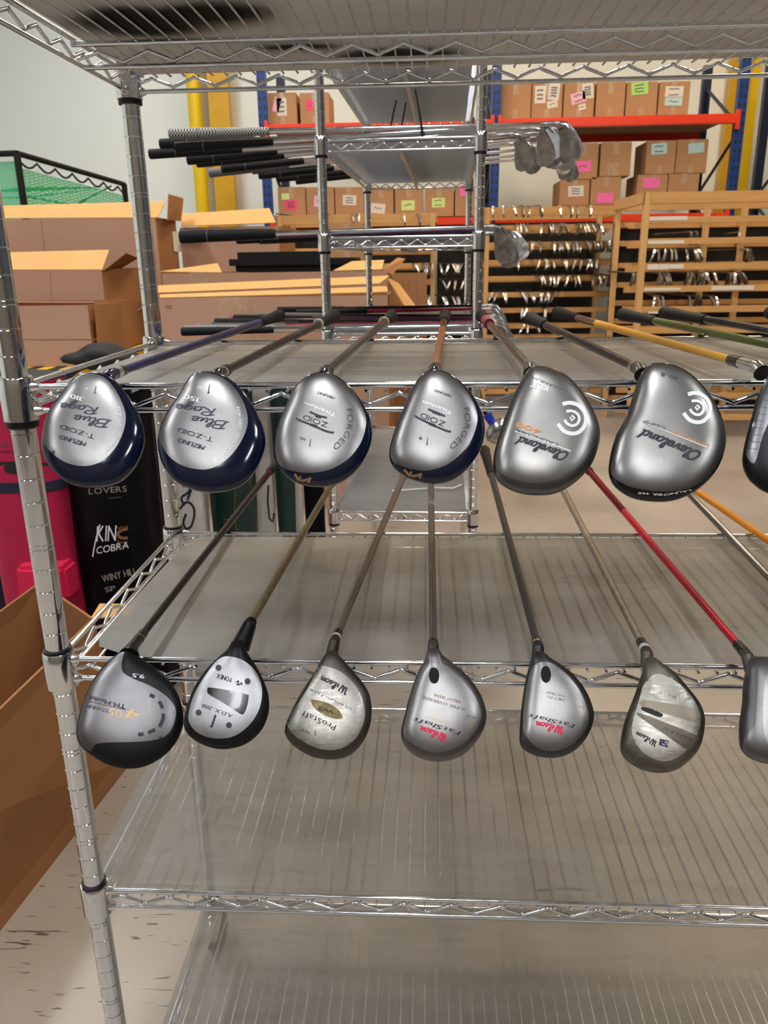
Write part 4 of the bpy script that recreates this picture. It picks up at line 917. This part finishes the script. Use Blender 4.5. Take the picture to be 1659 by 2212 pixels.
# building columns on the back wall
def col_(name, px0, px1, Y, m, label, rnd, top=CEIL):
    a = atY(px0, 300, Y); b = atY(px1, 300, Y)
    mb = MB()
    if rnd: mb.tube([((a.x+b.x)/2, Y, FLOOR), ((a.x+b.x)/2, Y, top)], (b.x-a.x)/2, 24)
    else: mb.box(a.x, b.x, Y, Y+.12, FLOOR, top)
    o = mb.build(name, m, None, smooth=rnd, loc=V(((a.x+b.x)/2, Y, FLOOR))); tag(o, label, 'column')
col_('pipe_column', 412, 441, 8.95, yell, 'bright yellow round pipe standing against the white wall', True)
col_('steel_column', 456, 499, 8.95, yello, 'ochre yellow flat steel column beside the round yellow pipe', False)
col_('steel_column', 1566, 1586, 8.95, yello, 'yellow flat column behind the right end of the pallet rack', False)
col_('steel_column', 1611, 1626, 8.95, yell, 'narrow bright yellow column at the right, past the blue upright', False)
# ------------------------------------------------------------------ wooden slat racks with irons
def wood_rack(label, pxl, pxr, Y, dep, ytop, rows, back=None, slat_h=.042, posts=(), strips=(), dark=True, ext=None, bottom=True):
    a = atY(pxl, 500, Y).x; b = ext if ext else atY(pxr, 500, Y).x; zt = atY((pxl+pxr)/2, ytop, Y).z
    root = thing('wooden_rack', label, 'wooden rack', ((a+b)/2, Y, FLOOR)); pw = .038
    for x in (a, b-pw):
        for y in (Y-.028, Y+dep-pw): MB().box(x, x+pw, y, y+pw*1.6, FLOOR, zt-.0).build('post', pinev, root, bevel=.002)
    for x in posts:
        xx = atY(x, 500, Y+.3).x; MB().box(xx, xx+pw, Y+.3, Y+.3+pw, FLOOR, zt-.09).build('post', pinev, root, bevel=.002)
    MB().box(a, b, Y-.02, Y, zt-.075, zt).build('top_rail', pine, root, bevel=.002)
    MB().box(a, b, Y+dep, Y+dep+.02, zt-.075, zt).build('top_rail', pine, root, bevel=.002)
    for x in (a-.018, b): MB().box(x, x+.018, Y, Y+dep, zt-.075, zt).build('side_rail', pine, root, bevel=.002)
    zs_ = []
    for y in rows:
        z = atY((pxl+pxr)/2, y, Y).z; zs_.append(z)
        if z-slat_h < FLOOR+.02: continue
        MB().box(a+pw*.5, b-pw*.5, Y-.02, Y, z-slat_h, z).build('slat', pine, root, bevel=.002)
        MB().box(a, b, Y+dep, Y+dep+.02, z-slat_h+.0, z).build('slat', pine, root, bevel=.002)
        MB().box(a, b, Y+dep*.45, Y+dep*.45+.02, z-slat_h-.02, z-.02).build('slat', pine, root, bevel=.002)
    for r_ in strips:
        p = atY(r_[0], r_[1], Y-.021); q = atY(r_[2], r_[3], Y-.021)
        MB().box(p.x, q.x, Y-.0225, Y-.0205, q.z, p.z).build('paper_label', paperw, root)
    if dark: MB().box(a+.01, b-.01, Y+dep-.07, Y+dep-.05, FLOOR+.05, zt-.1).build('back_or_shade_panel', darkin, root)  # black sheet added so the shaded rack interior reads dark
    return root, zs_
wr1, z1s = wood_rack('tall pine rack with open slats at right, nearest of the wooden racks', 1386, 1700, 5.1, .85, 413, [467, 513, 568, 616, 661, 706, 753, 800, 848, 895], posts=(1520, 1600), ext=3.4, dark=False,
  strips=((1402,468,1485,475), (1400,520,1478,526), (1399,571,1423,582), (1425,571,1444,582), (1446,571,1476,580), (1392,622,1470,627), (1537,618,1628,626), (1400,673,1440,677)))
MB().box(wr1.location.x+.05-.8, 3.35, 6.0, 6.02, FLOOR+.05, .35).build('back_or_shade_panel', darkin, wr1)  # added black sheet, stands in for shade behind these slats
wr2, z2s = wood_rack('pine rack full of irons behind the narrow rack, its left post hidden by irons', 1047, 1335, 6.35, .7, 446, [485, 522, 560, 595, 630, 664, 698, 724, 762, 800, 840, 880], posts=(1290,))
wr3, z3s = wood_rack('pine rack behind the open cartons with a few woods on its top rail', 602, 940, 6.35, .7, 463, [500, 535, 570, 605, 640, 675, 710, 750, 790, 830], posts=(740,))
MB().box(atY(945, 500, 6.9).x, atY(1043, 500, 6.9).x, 6.98, 7.0, FLOOR, .3).build('back_or_shade_panel', darkin, wr3)  # another added sheet, shade painted into the gap beside this rack
# irons lying in the slat racks: head hangs in front of the slat, shaft runs back
def mini_iron(name):
    T = Matrix.Rotation(R_(-90), 4, 'Z'); mb = MB()
    T2_ = Matrix.Translation((0, -.05, 0)) @ T
    iron_head(mb, T2_); return mb
proto = {}
def rack_iron(x, z, Y, m, label, group, rot, k=1.):
    key = m.name
    if key not in proto:
        r0_ = thing('golf_iron', label, 'golf club', (x, Y, z), 0, group)
        mb = mini_iron('h'); inv = r0_.matrix_basis
        mb.v = [inv @ p for p in mb.v]; mb.build('club_head', m, r0_, smooth=True, auto=.5)
        MB().tube([(x, Y-.06, z), (x, Y+.55, z)], [.005, .007], 6).build('shaft', iron_d, r0_, smooth=True)
        r0_.rotation_euler = (0, rot, random.uniform(-.2, .2)); proto[key] = r0_; return r0_
    o = copy_tree(proto[key]); o.location = (x, Y, z); o.rotation_euler = (0, rot, random.uniform(-.25, .25)); o['label'] = label; o['group'] = group; o.scale = (k, k, k); return o
ROWS = {}
def row(px0, px1, n, y, Y, lab, grp, jit=1.):
    z = atY((px0+px1)/2, y, Y-.02).z+.004
    for i in range(n):
        x = px0+(px1-px0)*(i+.5)/n+random.uniform(-1, 1)*(px1-px0)/n*.25*jit
        ROWS.setdefault(grp, []).append(0); ROWS[grp][-1] = rack_iron(atY(x, y, Y).x, z, Y-.03, random.choice((iron_m, iron_d, iron_d)), lab, grp, random.uniform(-.5, .5))
N_ = ['top rail', 'first slat', 'second slat', 'third slat', 'fourth slat', 'fifth slat', 'sixth slat', 'seventh slat']
W2R = [(0, 446, [(1058, 1170, 6), (1203, 1276, 4)]), (1, 485, [(1112, 1142, 4), (1163, 1215, 6), (1240, 1298, 8)]), (2, 522, [(1095, 1170, 6), (1195, 1328, 18)]),
 (3, 560, [(1114, 1124, 1), (1158, 1188, 4), (1208, 1222, 2), (1240, 1290, 7), (1312, 1326, 1)]), (4, 595, [(1150, 1250, 9), (1273, 1318, 6)]), (5, 630, [(1062, 1095, 4), (1120, 1148, 4), (1163, 1192, 5)]),
 (6, 664, [(1063, 1080, 2), (1128, 1140, 2), (1170, 1182, 2)]), (7, 698, [(1132, 1152, 3)])]
for k, y, gs in W2R:
    for a, b, n in gs: row(a, b, n, y+1, 6.35, 'iron head hanging over the %s of the pine rack behind the irons pile' % N_[k], 'irons on the %s of the middle pine rack' % N_[k])
W1R = [(1, 503, [(1470, 1490, 2), (1580, 1600, 1)]), (2, 540, [(1405, 1456, 6), (1474, 1500, 4), (1590, 1606, 3)]), (3, 590, [(1352, 1372, 2), (1408, 1438, 6), (1472, 1532, 10), (1552, 1586, 6)]), (4, 640, [(1404, 1425, 3), (1480, 1500, 3), (1520, 1536, 2)])]
for k, y, gs in W1R:
    for a, b, n in gs: row(a, b, n, y, 5.45, 'iron head inside the nearest pine rack at the height of its %s' % N_[k], 'irons inside the nearest pine rack by its %s' % N_[k])
W3R = [(0, 463, [(600, 614, 1), (698, 718, 1), (757, 778, 3), (868, 880, 1), (898, 906, 1)]), (1, 500, [(868, 905, 2), (925, 1008, 9)]), (3, 570, [(880, 900, 1), (908, 932, 4), (952, 1006, 7)]), (4, 605, [(950, 1006, 5)]), (5, 640, [(918, 932, 2), (948, 1006, 8)]), (6, 668, [(945, 1006, 7)])]
for k, y, gs in W3R:
    for a, b, n in gs: row(a, b, n, y+1, 6.35, 'club head by the %s of the pine rack behind the open cartons' % N_[k], 'clubs on the %s of the left pine rack' % N_[k])
ORD = 'first second third fourth fifth sixth seventh eighth ninth tenth eleventh twelfth thirteenth fourteenth fifteenth sixteenth seventeenth eighteenth nineteenth twentieth'.split()
for g_, L_ in ROWS.items():
    L_.sort(key=lambda o: o.location.x)
    for i, o in enumerate(L_):
        w_ = ORD[i] if i < 20 else 'twenty-'+ORD[i-20]
        o['label'] = g_.replace('irons', 'iron', 1).replace('clubs', 'club', 1)+', '+w_+' from the left'
# ------------------------------------------------------------------ big open cartons at left
def open_carton(label, rect, Y, dep, m=cardp, sm=cardd, flaps=(), zb=None, stick=(), tapes=(), name='open_cardboard_box', holes=(), creases=()):
    x0, y0, x1, y1 = rect; a = atY(x0, (y0+y1)/2, Y).x; b = atY(x1, (y0+y1)/2, Y).x
    z1 = atY((x0+x1)/2, y0, Y).z; z0 = zb if zb is not None else atY((x0+x1)/2, y1, Y).z; t = .006
    root = thing(name, label, 'cardboard box', ((a+b)/2, Y+dep/2, z0))
    mb = MB(); mb.box(a, b, Y, Y+t, z0, z1); mb.build('front_panel', m, root)
    MB().box(a, b, Y+dep-t, Y+dep, z0, z1).build('back_or_shade_panel', sm, root)
    MB().box(a, a+t, Y+t, Y+dep-t, z0, z1).build('side_panel', sm, root)
    MB().box(b-t, b, Y+t, Y+dep-t, z0, z1).build('side_panel', sm, root)
    MB().box(a+t, b-t, Y+t, Y+dep-t, z0, z0+t).build('bottom_panel', sm, root)
    for pts, fm in flaps:      # each corner (px, py, Y)
        q = [atY(*p) for p in pts]; n = (q[1]-q[0]).cross(q[2]-q[0]).normalized()*.005
        MB().prism(q, n).build('flap', fm, root)
    for r_, yy in tapes:
        p = atY(r_[0], r_[1], Y); q = atY(r_[2], r_[3], Y); MB().box(p.x, q.x, Y-.001, Y, max(q.z, z0), p.z).build('packing_tape', tape, root)
    for p, q in creases:
        MB().tube([atY(p[0], p[1], Y-.001), atY(q[0], q[1], Y-.001)], .0018, 5).build('fold_crease', sm, root)
    for pts in stick:
        q = [V(p) for p in pts]; n = (q[1]-q[0]).cross(q[3]-q[0]).normalized()*-.001; o = MB().slab(q, n).build('paper_sticker', paperw, root)
        s0_ = q[3]-q[0]; s1_ = q[1]-q[0]; mb = MB(); off_ = n*(1.3 if 1 else 1)
        for k, (u0, u1) in ((.75, (.15, .8)), (.45, (.2, .6)), (.25, (.3, .75))):
            p0 = q[0]+s0_*k+s1_*u0; mb.slab([p0+n*.9, p0+s1_*(u1-u0)+n*.9, p0+s1_*(u1-u0)+s0_*.07+n*.9, p0+s0_*.07+n*.9], n*.4)
            mb.build('handwriting', inkb, o); mb = MB()
        del off_
    return root
def side_st(px0, py0, px1, py1, X, Ya, Yb):   # sticker on the right-hand side wall, x = X
    def on(px, py): d = ray(px, py); return CAM+d*((X-CAM.x)/d.x)
    p, q = on(px0, py0), on(px1, py1); x = X+.001
    return [(x, p.y, q.z), (x, q.y, q.z), (x, q.y, p.z), (x, p.y, p.z)]
# left stack
YL = 3.2
zst = atY(130, 791, YL).z
haz = mat('hazard_stripes', '#F2C61A', .5); nt = haz.node_tree; N = nt.nodes
tc = N.new('ShaderNodeTexCoord'); wv = N.new('ShaderNodeTexWave'); mp = N.new('ShaderNodeMapping'); mp.inputs['Rotation'].default_value = (0, R_(-55), 0); wv.inputs['Scale'].default_value = 4.6
wv.bands_direction = 'X'; nt.links.new(tc.outputs['Object'], mp.inputs[0]); nt.links.new(mp.outputs[0], wv.inputs[0])
cr = N.new('ShaderNodeValToRGB'); cr.color_ramp.interpolation = 'CONSTANT'; cr.color_ramp.elements[0].color = (.01, .01, .02, 1); cr.color_ramp.elements[1].color = lin('#F2C61A'); cr.color_ramp.elements[1].position = .5
nt.links.new(wv.outputs[0], cr.inputs[0]); nt.links.new(cr.outputs[0], N['Principled BSDF'].inputs[0])
xr = atY(262, 700, YL).x
pf = thing('loading_platform', 'platform edged with yellow and black hazard tape under the left cartons', 'platform', (xr-1, YL+.9, FLOOR))
XP = atY(341, 520, 4.5).x+.0
MB().box(xr-2.2, XP, YL-.1, YL+1.74, FLOOR, zst-.11).build('platform_body', mat('dark_grey_paint', (.03, .03, .034), .5), pf)
MB().box(xr-2.2, XP, YL-.1, YL+1.74, zst-.11, zst-.002).build('hazard_edge', haz, pf)
open_carton('tall open carton at the bottom front of the left carton stack', (-130,661,196,791), YL, .55, cardp, cardd, flaps=[
  ([(206,657,YL+.02),(262,655,YL+.35),(262,745,YL+.35),(212,745,YL+.02)], cardd), ([(-130,652,YL+.5),(205,654,YL+.5),(200,663,YL+.55),(-130,663,YL+.55)], cardp)], zb=zst, creases=(((-130,733),(211,733)),))
o_x = atY(221, 620, 3.8).x
open_carton('long open carton with a pale raised flap, middle of the left carton stack', (-150,584,222,653), 3.8, .6, cardp, cardd, zb=zst,
  flaps=[([(-150,584,3.8),(221,584,3.8),(236,541,4.0),(-150,551,4.0)], cardi), ([(222,584,3.82),(250,585,4.35),(298,556,4.35),(272,545,3.9)], cardd)], creases=(((108,586),(112,655)),),
  stick=[side_st(240,622,269,668,o_x,0,0)])
o_x2 = atY(341, 520, 4.5).x
open_carton('widest open carton at the back of the left stack below the green net', (-220,474,341,590), 4.5, .43, cardp, cardd, zb=zst,
  flaps=[([(-220,474,4.5),(341,471,4.5),(358,436,4.7),(-220,452,4.7)], cardi), ([(361,475,4.55),(390,478,5.1),(395,428,5.1),(363,419,4.6)], cardd)],
  creases=(((88,474),(97,545)),), tapes=(((268,474,278,560), 0),), stick=[side_st(372,500,393,544,o_x2,0,0)])
# right group of cartons behind the narrow rack
zfl = FLOOR
open_carton('long low open carton with two pale sagging flaps, in front of the right carton group', (345,641,838,760), 3.35, .45, cardp, cardd, zb=zfl,
  flaps=[([(345,645,3.35),(838,632,3.35),(836,620,3.40),(345,638,3.40)], cardi), ([(342,634,3.78),(820,614,3.78),(842,597,3.86),(342,618,3.86)], cardi),
         ([(838,600,3.36),(862,612,3.5),(908,674,3.45),(882,672,3.33)], cardi), ([(296,672,3.36),(345,640,3.36),(345,650,3.38),(300,678,3.38)], cardd)],
  creases=(((357,660),(372,660)),((357,665),(372,665))), tapes=(((548,642,560,745),0),((470,642,540,760),0),))
open_carton('brown carton with slotted side standing right of the long low carton', (848,592,922,760), 3.86, .38, cardd, cardd, zb=zfl, creases=(((900,592),(900,690)),((870,600),(870,640)),((884,600),(884,640))))
open_carton('long carton behind the low one with a raised right-hand flap', (352,588,838,640), 4.25, .6, cardp, cardd, zb=zfl,
  flaps=[([(345,588,4.25),(480,590,4.25),(470,570,4.4),(440,575,4.4)], cardi), ([(720,586,4.25),(825,583,4.25),(830,563,4.45),(760,566,4.4)], cardi), ([(824,583,4.26),(846,595,4.3),(875,560,4.5),(858,557,4.5)], cardd)], tapes=(((410,588,450,625),0),))
open_carton('tall carton with a pale angled flap standing below the yellow column', (392,490,604,590), 5.02, .7, cardp, cardd, zb=zfl,
  flaps=[([(392,490,5.0),(596,482,5.0),(582,451,5.3),(392,463,5.3)], cardi), ([(395,512,4.95),(440,512,4.95),(430,495,5.1),(400,492,5.1)], cardi)])
carton('shrink-wrapped carton standing behind the middle of the narrow rack', (712,481,786,560), 4.9, .5, cardo, 2, (), name='wrapped_cardboard_box', zb=zfl, tapem=tape)
zM2 = atY(595, 588, 4.25).z
cr_ = thing('plastic_crate', 'black plastic crate lying on the cartons behind the narrow rack post', 'crate', (atY(620, 570, 4.6).x, 4.6, atY(620, 588, 4.4).z))
pA, pB = atY(508, 566, 4.45), atY(760, 588, 4.45)
MB().box(pA.x, pB.x, 4.45, 4.85, zM2+.002, pA.z).build('crate_body', blackp, cr_, bevel=.004)
pA, pB = atY(494, 560, 4.42), atY(766, 571, 4.42); MB().box(pA.x, pB.x, 4.42, 4.88, pB.z, pA.z).build('crate_rim', blackp, cr_, bevel=.003)
pA, pB = atY(512, 545, 4.5), atY(700, 560, 4.5); MB().box(pA.x, pB.x, 4.5, 4.8, pB.z, pA.z).build('crate_lid', blackp, cr_, bevel=.003)
# little black bag on the platform
def blob(name, label, cat, c, rx, ry, rz, m, seed=1, jag=.25):
    bm = bmesh.new(); bmesh.ops.create_icosphere(bm, subdivisions=3, radius=1); rnd = random.Random(seed)
    ph = [rnd.uniform(0, 6) for _ in range(6)]
    for v in bm.verts:
        k = 1+jag*(sin(3*v.co.x+ph[0])*cos(4*v.co.z+ph[1])+.5*sin(7*v.co.y+ph[2]))
        v.co = V((v.co.x*rx*k, v.co.y*ry*k, max(v.co.z, -.75)*rz*k))
    me = bpy.data.meshes.new(name); bm.to_mesh(me); bm.free()
    for p in me.polygons: p.use_smooth = True
    me.materials.append(m); o = bpy.data.objects.new(name, me); COL.objects.link(o); o.location = c; tag(o, label, cat); return o
clothb = mat('black_cloth', (.012, .011, .013), .8)
p = atY(232, 772, 3.05); blob('travel_cover', 'small crumpled black and red bag in front of the left cartons', 'bag', (p.x, 3.0, atY(232, 782, 3.0).z+.02), .16, .1, .06, clothb, 3)
# ------------------------------------------------------------------ near open box at lower left
nb = thing('open_cardboard_box', 'large open brown box on the floor at the left of the front rack', 'cardboard box', (-.5, .7, FLOOR))
B0, B1 = V((-.505, .12, FLOOR)), V((-.395, 1.06, FLOOR)); T0, T1 = V((-.485, .12, -.75)), V((-.44, 1.02, -.75)); C0, C1 = V((-.80, .16, FLOOR)), V((-.66, 1.24, FLOOR)); D0, D1 = V((-.77, .16, -.75)), V((-.685, 1.24, -.745))
def pan(a, b, c, d, nm, m, t=.006): n = (b-a).cross(d-a).normalized()*t; return MB().slab([a, b, c, d], n).build(nm, m, nb)
pan(B0, B1, T1, T0, 'side_panel', cardd); pan(C0, C1, D1, D0, 'side_panel', cardd)
pan(B1, C1, D1, T1, 'end_panel', cardd); pan(B0, C0, D0, T0, 'end_panel', cardd); pan(B0, B1, C1, C0, 'bottom_panel', cardd)
pan(T1, T1+V((.10, .0, .005)), T1+V((.10, .06, .012)), T1+V((-.0, .06, .012)), 'flap', cardi, .004)
# ------------------------------------------------------------------ golf bags standing behind the front rack
def bag(label, pxl, pxr, Y, ytop, m, tm=None, zf=FLOOR, lean=0, name='golf_bag', pocket=None, band=None, flat=.75, zt=None):
    a = atY(pxl, 1080, Y).x; b = atY(pxr, 1080, Y).x; ht = zt if zt is not None else atY((pxl+pxr)/2, ytop, Y).z; cx_ = (a+b)/2; rx = (b-a)/2; ry = rx*flat
    root = thing(name, label, 'golf bag', (cx_, Y, zf)); mb = MB(); n = 40; L = 16; H = ht-zf
    for j in range(L+1):
        t = j/L; k = 1-.10*sin(pi*t)+.04*(t > .93)-.06*(t < .03)
        for i in range(n):
            an = 2*pi*i/n; e = 3.2; ca, sa = cos(an), sin(an); r = (abs(ca)**e+abs(sa)**e)**(-1/e)
            mb.v.append(V((cx_+lean*t+rx*k*r*ca+.003*sin(9*t+5*an), Y+ry+ry*k*r*sa, zf+H*t)))
    for j in range(L):
        for i in range(n): mb.f.append((j*n+i, j*n+(i+1) % n, (j+1)*n+(i+1) % n, (j+1)*n+i))
    mb.f.append(tuple(range(n))[::-1]); mb.f.append(tuple(L*n+i for i in range(n)))
    tree = BVHTree.FromPolygons([tuple(v) for v in mb.v], [tuple(f) for f in mb.f])
    mb.build('bag_body', m, root, smooth=True, auto=1.0)
    for z_, h_, mm in (band or ()):
        q = MB(); k0 = 1.02
        for z in (z_, z_+h_):
            for i in range(n):
                an = 2*pi*i/n; e = 3.2; ca, sa = cos(an), sin(an); r = (abs(ca)**e+abs(sa)**e)**(-1/e); t = (z-zf)/H; k = 1-.10*sin(pi*t)+.02
                q.v.append(V((cx_+lean*t+rx*k*r*ca, Y+ry+ry*k*r*sa, z)))
        for i in range(n): q.f.append((i, (i+1) % n, n+(i+1) % n, n+i))
        q.f.append(tuple(range(n))[::-1]); q.f.append(tuple(n+i for i in range(n))); q.build('bag_band', mm, root, smooth=True, auto=1.)
    if pocket:
        for (x0, y0, x1, y1, pm) in pocket:
            p = atY(x0, y0, Y-.03); q_ = atY(x1, y1, Y-.03); MB().box(p.x, q_.x, Y-.035, Y+ry*.6, q_.z, p.z).build('bag_pocket', pm, root, bevel=.012, smooth=True)
    def surf(px, py, lift=.002):
        d = ray(px, py).normalized(); h = tree.ray_cast(CAM, d, 6)
        return None if h[0] is None else h[0]-d*lift
    return root, Decal(surf)
mag = mat('magenta_fabric', '#B80C46', .7, noise=.15, nscale=(9, 9, 9)); magb = mat('magenta_bright_fabric', '#D8184E', .7)
blackf = mat('black_leather', (.003, .003, .004), .4, spec=.14); navyf = mat('navy_fabric', (.012, .014, .04), .8)
greenf = mat('bottle_green_leather', (.006, .035, .028), .35, coat=.2); whitef = mat('white_leather', '#D8D0CA', .45)
b_, dc = bag('magenta golf bag with black zips behind the left rack post', -60, 128, 1.30, 905, mag, band=((-.50, .03, navyf), (-.20, .022, clothb)), pocket=[(30, 1225, 150, 1300, magb)], zt=-.19)
dc.ell(clothb, (28, 1012), 20, 12, 0); dc.line(clothb, [(-10, 1002), (30, 1000), (110, 1003)], 6, False); dc.line(mat('deep_magenta', '#8A0A38', .7), [(0, 975), (95, 978)], 3, False); dc.ell(inkb, (8, 962), 4, 4, grid=5); dc.done(b_)
b_, dc = bag('navy golf bag squeezed between the near box and the magenta bag', -150, -30, 1.5, 905, navyf, zt=-.3); 
b_, dc = bag('black golf bag with white lettering and a gold snake behind the left rack post', 118, 318, 1.36, 880, blackf, zt=-.22)
dc.text(gr_beige, 'LOVERS', [(192, 1068), (274, 1062)], 13); dc.line(gr_grey, [(232, 1046), (256, 1043)], 1.6, False); dc.line(gr_grey, [(235, 1076), (262, 1074)], 1.6, False)
dc.text(whitep, 'KIN', [(208, 1170), (250, 1168)], 34, shear=.1); dc.line(whitep, [(216, 1133), (206, 1170), (200, 1203)], 2.6); dc.text(whitep, 'COBRA', [(208, 1197), (278, 1184)], 15, shear=.2)
dc.line(goldink, [(276, 1142), (262, 1146), (254, 1154), (262, 1162), (276, 1162)], 6); dc.line(goldink, [(276, 1170), (262, 1172), (252, 1168)], 2); dc.line(goldink, [(274, 1178), (262, 1180), (252, 1177)], 2); dc.line(goldink, [(250, 1137), (258, 1142), (263, 1137), (269, 1141), (276, 1136)], 2, False)
dc.text(gr_beige, 'WINY HILL', [(222, 1258), (296, 1240)], 15, bold=.6); dc.text(gr_beige, 'SP', [(228, 1280), (250, 1275)], 11, bold=.6); dc.done(b_)
b_, dc = bag('slim black golf bag with white lettering running down its side', 276, 350, 1.62, 880, blackf, zt=-.2)
dc.text(whitep, 'KIN', [(312, 1010), (338, 1085)], 16, bold=1); dc.text(whitep, 'COBRA', [(296, 1062), (338, 1200)], 22, bold=1.2)
dc.line(mat('copper_piping', (.25, .1, .05), .5), [(290, 1075), (312, 1130), (330, 1180)], 1.2, False); dc.done(b_)
b_, dc = bag('white golf bag with black cursive lettering left of the green bag', 352, 440, 1.75, 960, whitef, zt=-.27)
for q in (((430, 1000), (412, 1010), (420, 1030), (402, 1048)), ((395, 1052), (412, 1040), (408, 1062), (392, 1075), (398, 1092)), ((435, 1020), (418, 1046), (405, 1080)), ((388, 1100), (402, 1085), (416, 1092), (420, 1112), (412, 1138), (400, 1142)), ((402, 1110), (396, 1128), (400, 1142))): dc.line(ink, q, 5)
dc.done(b_)
b_, dc = bag('bottle green golf bag with thin gold stitching', 442, 548, 1.78, 960, greenf, zt=-.27)
for x in (458, 508): dc.line(goldink, [(x, 1060), (x-2, 1110), (x+4, 1150)], 1.2)
dc.line(goldink, [(484, 1122), (500, 1122)], 1.6, False); dc.line(goldink, [(484, 1112), (484, 1138)], 1.2, False); dc.done(b_)
b_, dc = bag('white golf bag with black hooked mark right of the green bag', 549, 592, 1.95, 960, whitef, zt=-.28); dc.line(ink, [(580, 1048), (578, 1080), (582, 1120), (590, 1128), (592, 1108)], 4, False); dc.done(b_)
b_, dc = bag('narrow dark green golf bag beside the narrow rack', 594, 636, 1.95, 960, greenf, zt=-.28)
b_, dc = bag('cream golf bag strip beside the black bag and narrow rack', 638, 652, 2.0, 960, whitef, zt=-.28)
b_, dc = bag('black golf bag nearest the narrow rack front post', 654, 700, 2.0, 960, blackf, zt=-.30)
# club in the gap right of the narrow rack
p = atY(1085, 930, 1.35)
gc = thing('golf_hybrid', 'hybrid club with a blue-soled head hanging right of the narrow rack', 'golf club', p)
bb = MB(); n = 24
for j in range(9):
    t = j/8; z = .062*(t-.5)*2*.6; r = .036*math.sqrt(max(0, 1-(2*t-1)**2))+.002
    for i in range(n): bb.v.append(V((p.x-.008+r*cos(2*pi*i/n)*.9+.35*z, p.y+r*.6*sin(2*pi*i/n), p.z+z)))
for j in range(8):
    for i in range(n): bb.f.append((j*n+i, j*n+(i+1) % n, (j+1)*n+(i+1) % n, (j+1)*n+i))
bb.f.append(tuple(range(n))[::-1]); bb.f.append(tuple(8*n+i for i in range(n))); bb.build('club_head', iron_m, gc, smooth=True)
MB().tube([atY(1052, 895, 1.36), atY(1070, 925, 1.36), atY(1082, 965, 1.36)], [.012, .010, .007], 12).build('hosel', mat('royal_blue', (.01, .03, .4), .4), gc, smooth=True)
MB().tube([atY(1048, 892, 1.36), atY(1042, 872, 1.55), atY(1036, 850, 1.9)], [.006, .006, .007], 8).build('shaft', blackg, gc, smooth=True)
# ------------------------------------------------------------------ green practice net cage
netm = bpy.data.materials.new('green_net'); netm.use_nodes = True; nt = netm.node_tree; N = nt.nodes; b = N['Principled BSDF']; b.inputs['Base Color'].default_value = lin('#45C98A'); b.inputs['Roughness'].default_value = .8
tc = N.new('ShaderNodeTexCoord'); mp = N.new('ShaderNodeMapping'); mp.inputs['Rotation'].default_value = (0, R_(45), 0); nt.links.new(tc.outputs['Object'], mp.inputs[0])
ws = []
for dn in ('X', 'Z'):
    wv = N.new('ShaderNodeTexWave'); wv.bands_direction = dn; wv.inputs['Scale'].default_value = 20; nt.links.new(mp.outputs[0], wv.inputs[0]); ws.append(wv)
mxm = N.new('ShaderNodeMath'); mxm.operation = 'MAXIMUM'; nt.links.new(ws[0].outputs[1], mxm.inputs[0]); nt.links.new(ws[1].outputs[1], mxm.inputs[1])
gt_ = N.new('ShaderNodeMapRange'); gt_.inputs[1].default_value = .72; gt_.inputs[2].default_value = .9; gt_.inputs[3].default_value = .22; gt_.inputs[4].default_value = .85; nt.links.new(mxm.outputs[0], gt_.inputs[0]); nt.links.new(gt_.outputs[0], b.inputs['Alpha'])
cg = thing('practice_net_cage', 'black-framed golf practice cage with a green net at far left', 'net cage', (atY(145, 400, 6.2).x, 6.2, FLOOR))
fr = blackp
c0, c1 = atY(36, 331, 5.6), atY(268, 398, 7.0); cl = atY(-160, 338, 5.6)
for nm, pts in (('frame_post', [c0, V((c0.x, c0.y, FLOOR))]), ('frame_post', [c1, V((c1.x, c1.y, FLOOR))]), ('top_bar', [cl, c0]), ('top_bar', [c0, c1])):
    MB().tube(pts, .026 if nm == 'frame_post' else .022, 12).build(nm, fr, cg, smooth=True)
c2 = atY(255, 400, 6.95); 
sc_ = [c0.lerp(c1, t)-V((0, 0, .035+.05*abs(sin(t*pi*6.5)))) for t in [i/52 for i in range(53)]]
MB().tube(sc_, .008, 6).build('net_cord', fr, cg, smooth=True)
MB().tube([atY(60, 425, 5.8), atY(160, 444, 6.2), atY(240, 402, 6.9)], .008, 6).build('net_cord', mat('green_cord', '#0A6E34', .6), cg, smooth=True)
def netq(q, nm): MB().slab(q, (0, .004, 0)).build(nm, netm, cg)
netq([V((cl.x, cl.y+.03, FLOOR)), V((c0.x, c0.y+.03, FLOOR)), c0+V((0, .03, -.05)), cl+V((0, .03, -.05))], 'net_panel')
netq([V((c0.x, c0.y+.03, FLOOR)), V((c1.x, c1.y+.03, FLOOR)), c1+V((0, .03, -.10)), c0+V((0, .03, -.10))], 'net_panel')
hem = mat('green_hem', '#0E9A48', .7)
MB().slab([atY(-60, 415, 5.9), atY(60, 414, 5.9), atY(240, 404, 6.85), atY(60, 404, 5.9)], (0, .004, 0)).build('net_hem', hem, cg)
MB().slab([atY(-60, 430, 5.92), atY(60, 428, 5.92), atY(230, 406, 6.85), atY(60, 424, 5.92)], (0, .004, 0)).build('net_hem', hem, cg)
# ------------------------------------------------------------------ dark things on the top shelf, seen through its liner
zt_ = ZS[0]+.0015
for i, (px, py, rx, ry, lb) in enumerate([(310, 38, .085, .06, 'dark flat pouch showing through the overhead liner at upper left'), (470, 18, .06, .05, 'dark flat pouch right of the upper-left one on the overhead liner'),
        (860, 112, .085, .048, 'dark oval pouch showing through the overhead liner above the narrow rack'), (640, 92, .06, .02, 'thin dark pouch on the overhead liner left of the oval one')]):
    p = atZ(px, py, zt_); o = blob('fabric_pouch', lb, 'pouch', (p.x, min(p.y, RD-.05), zt_+.0165), rx, ry, .022, clothb, i, .1)
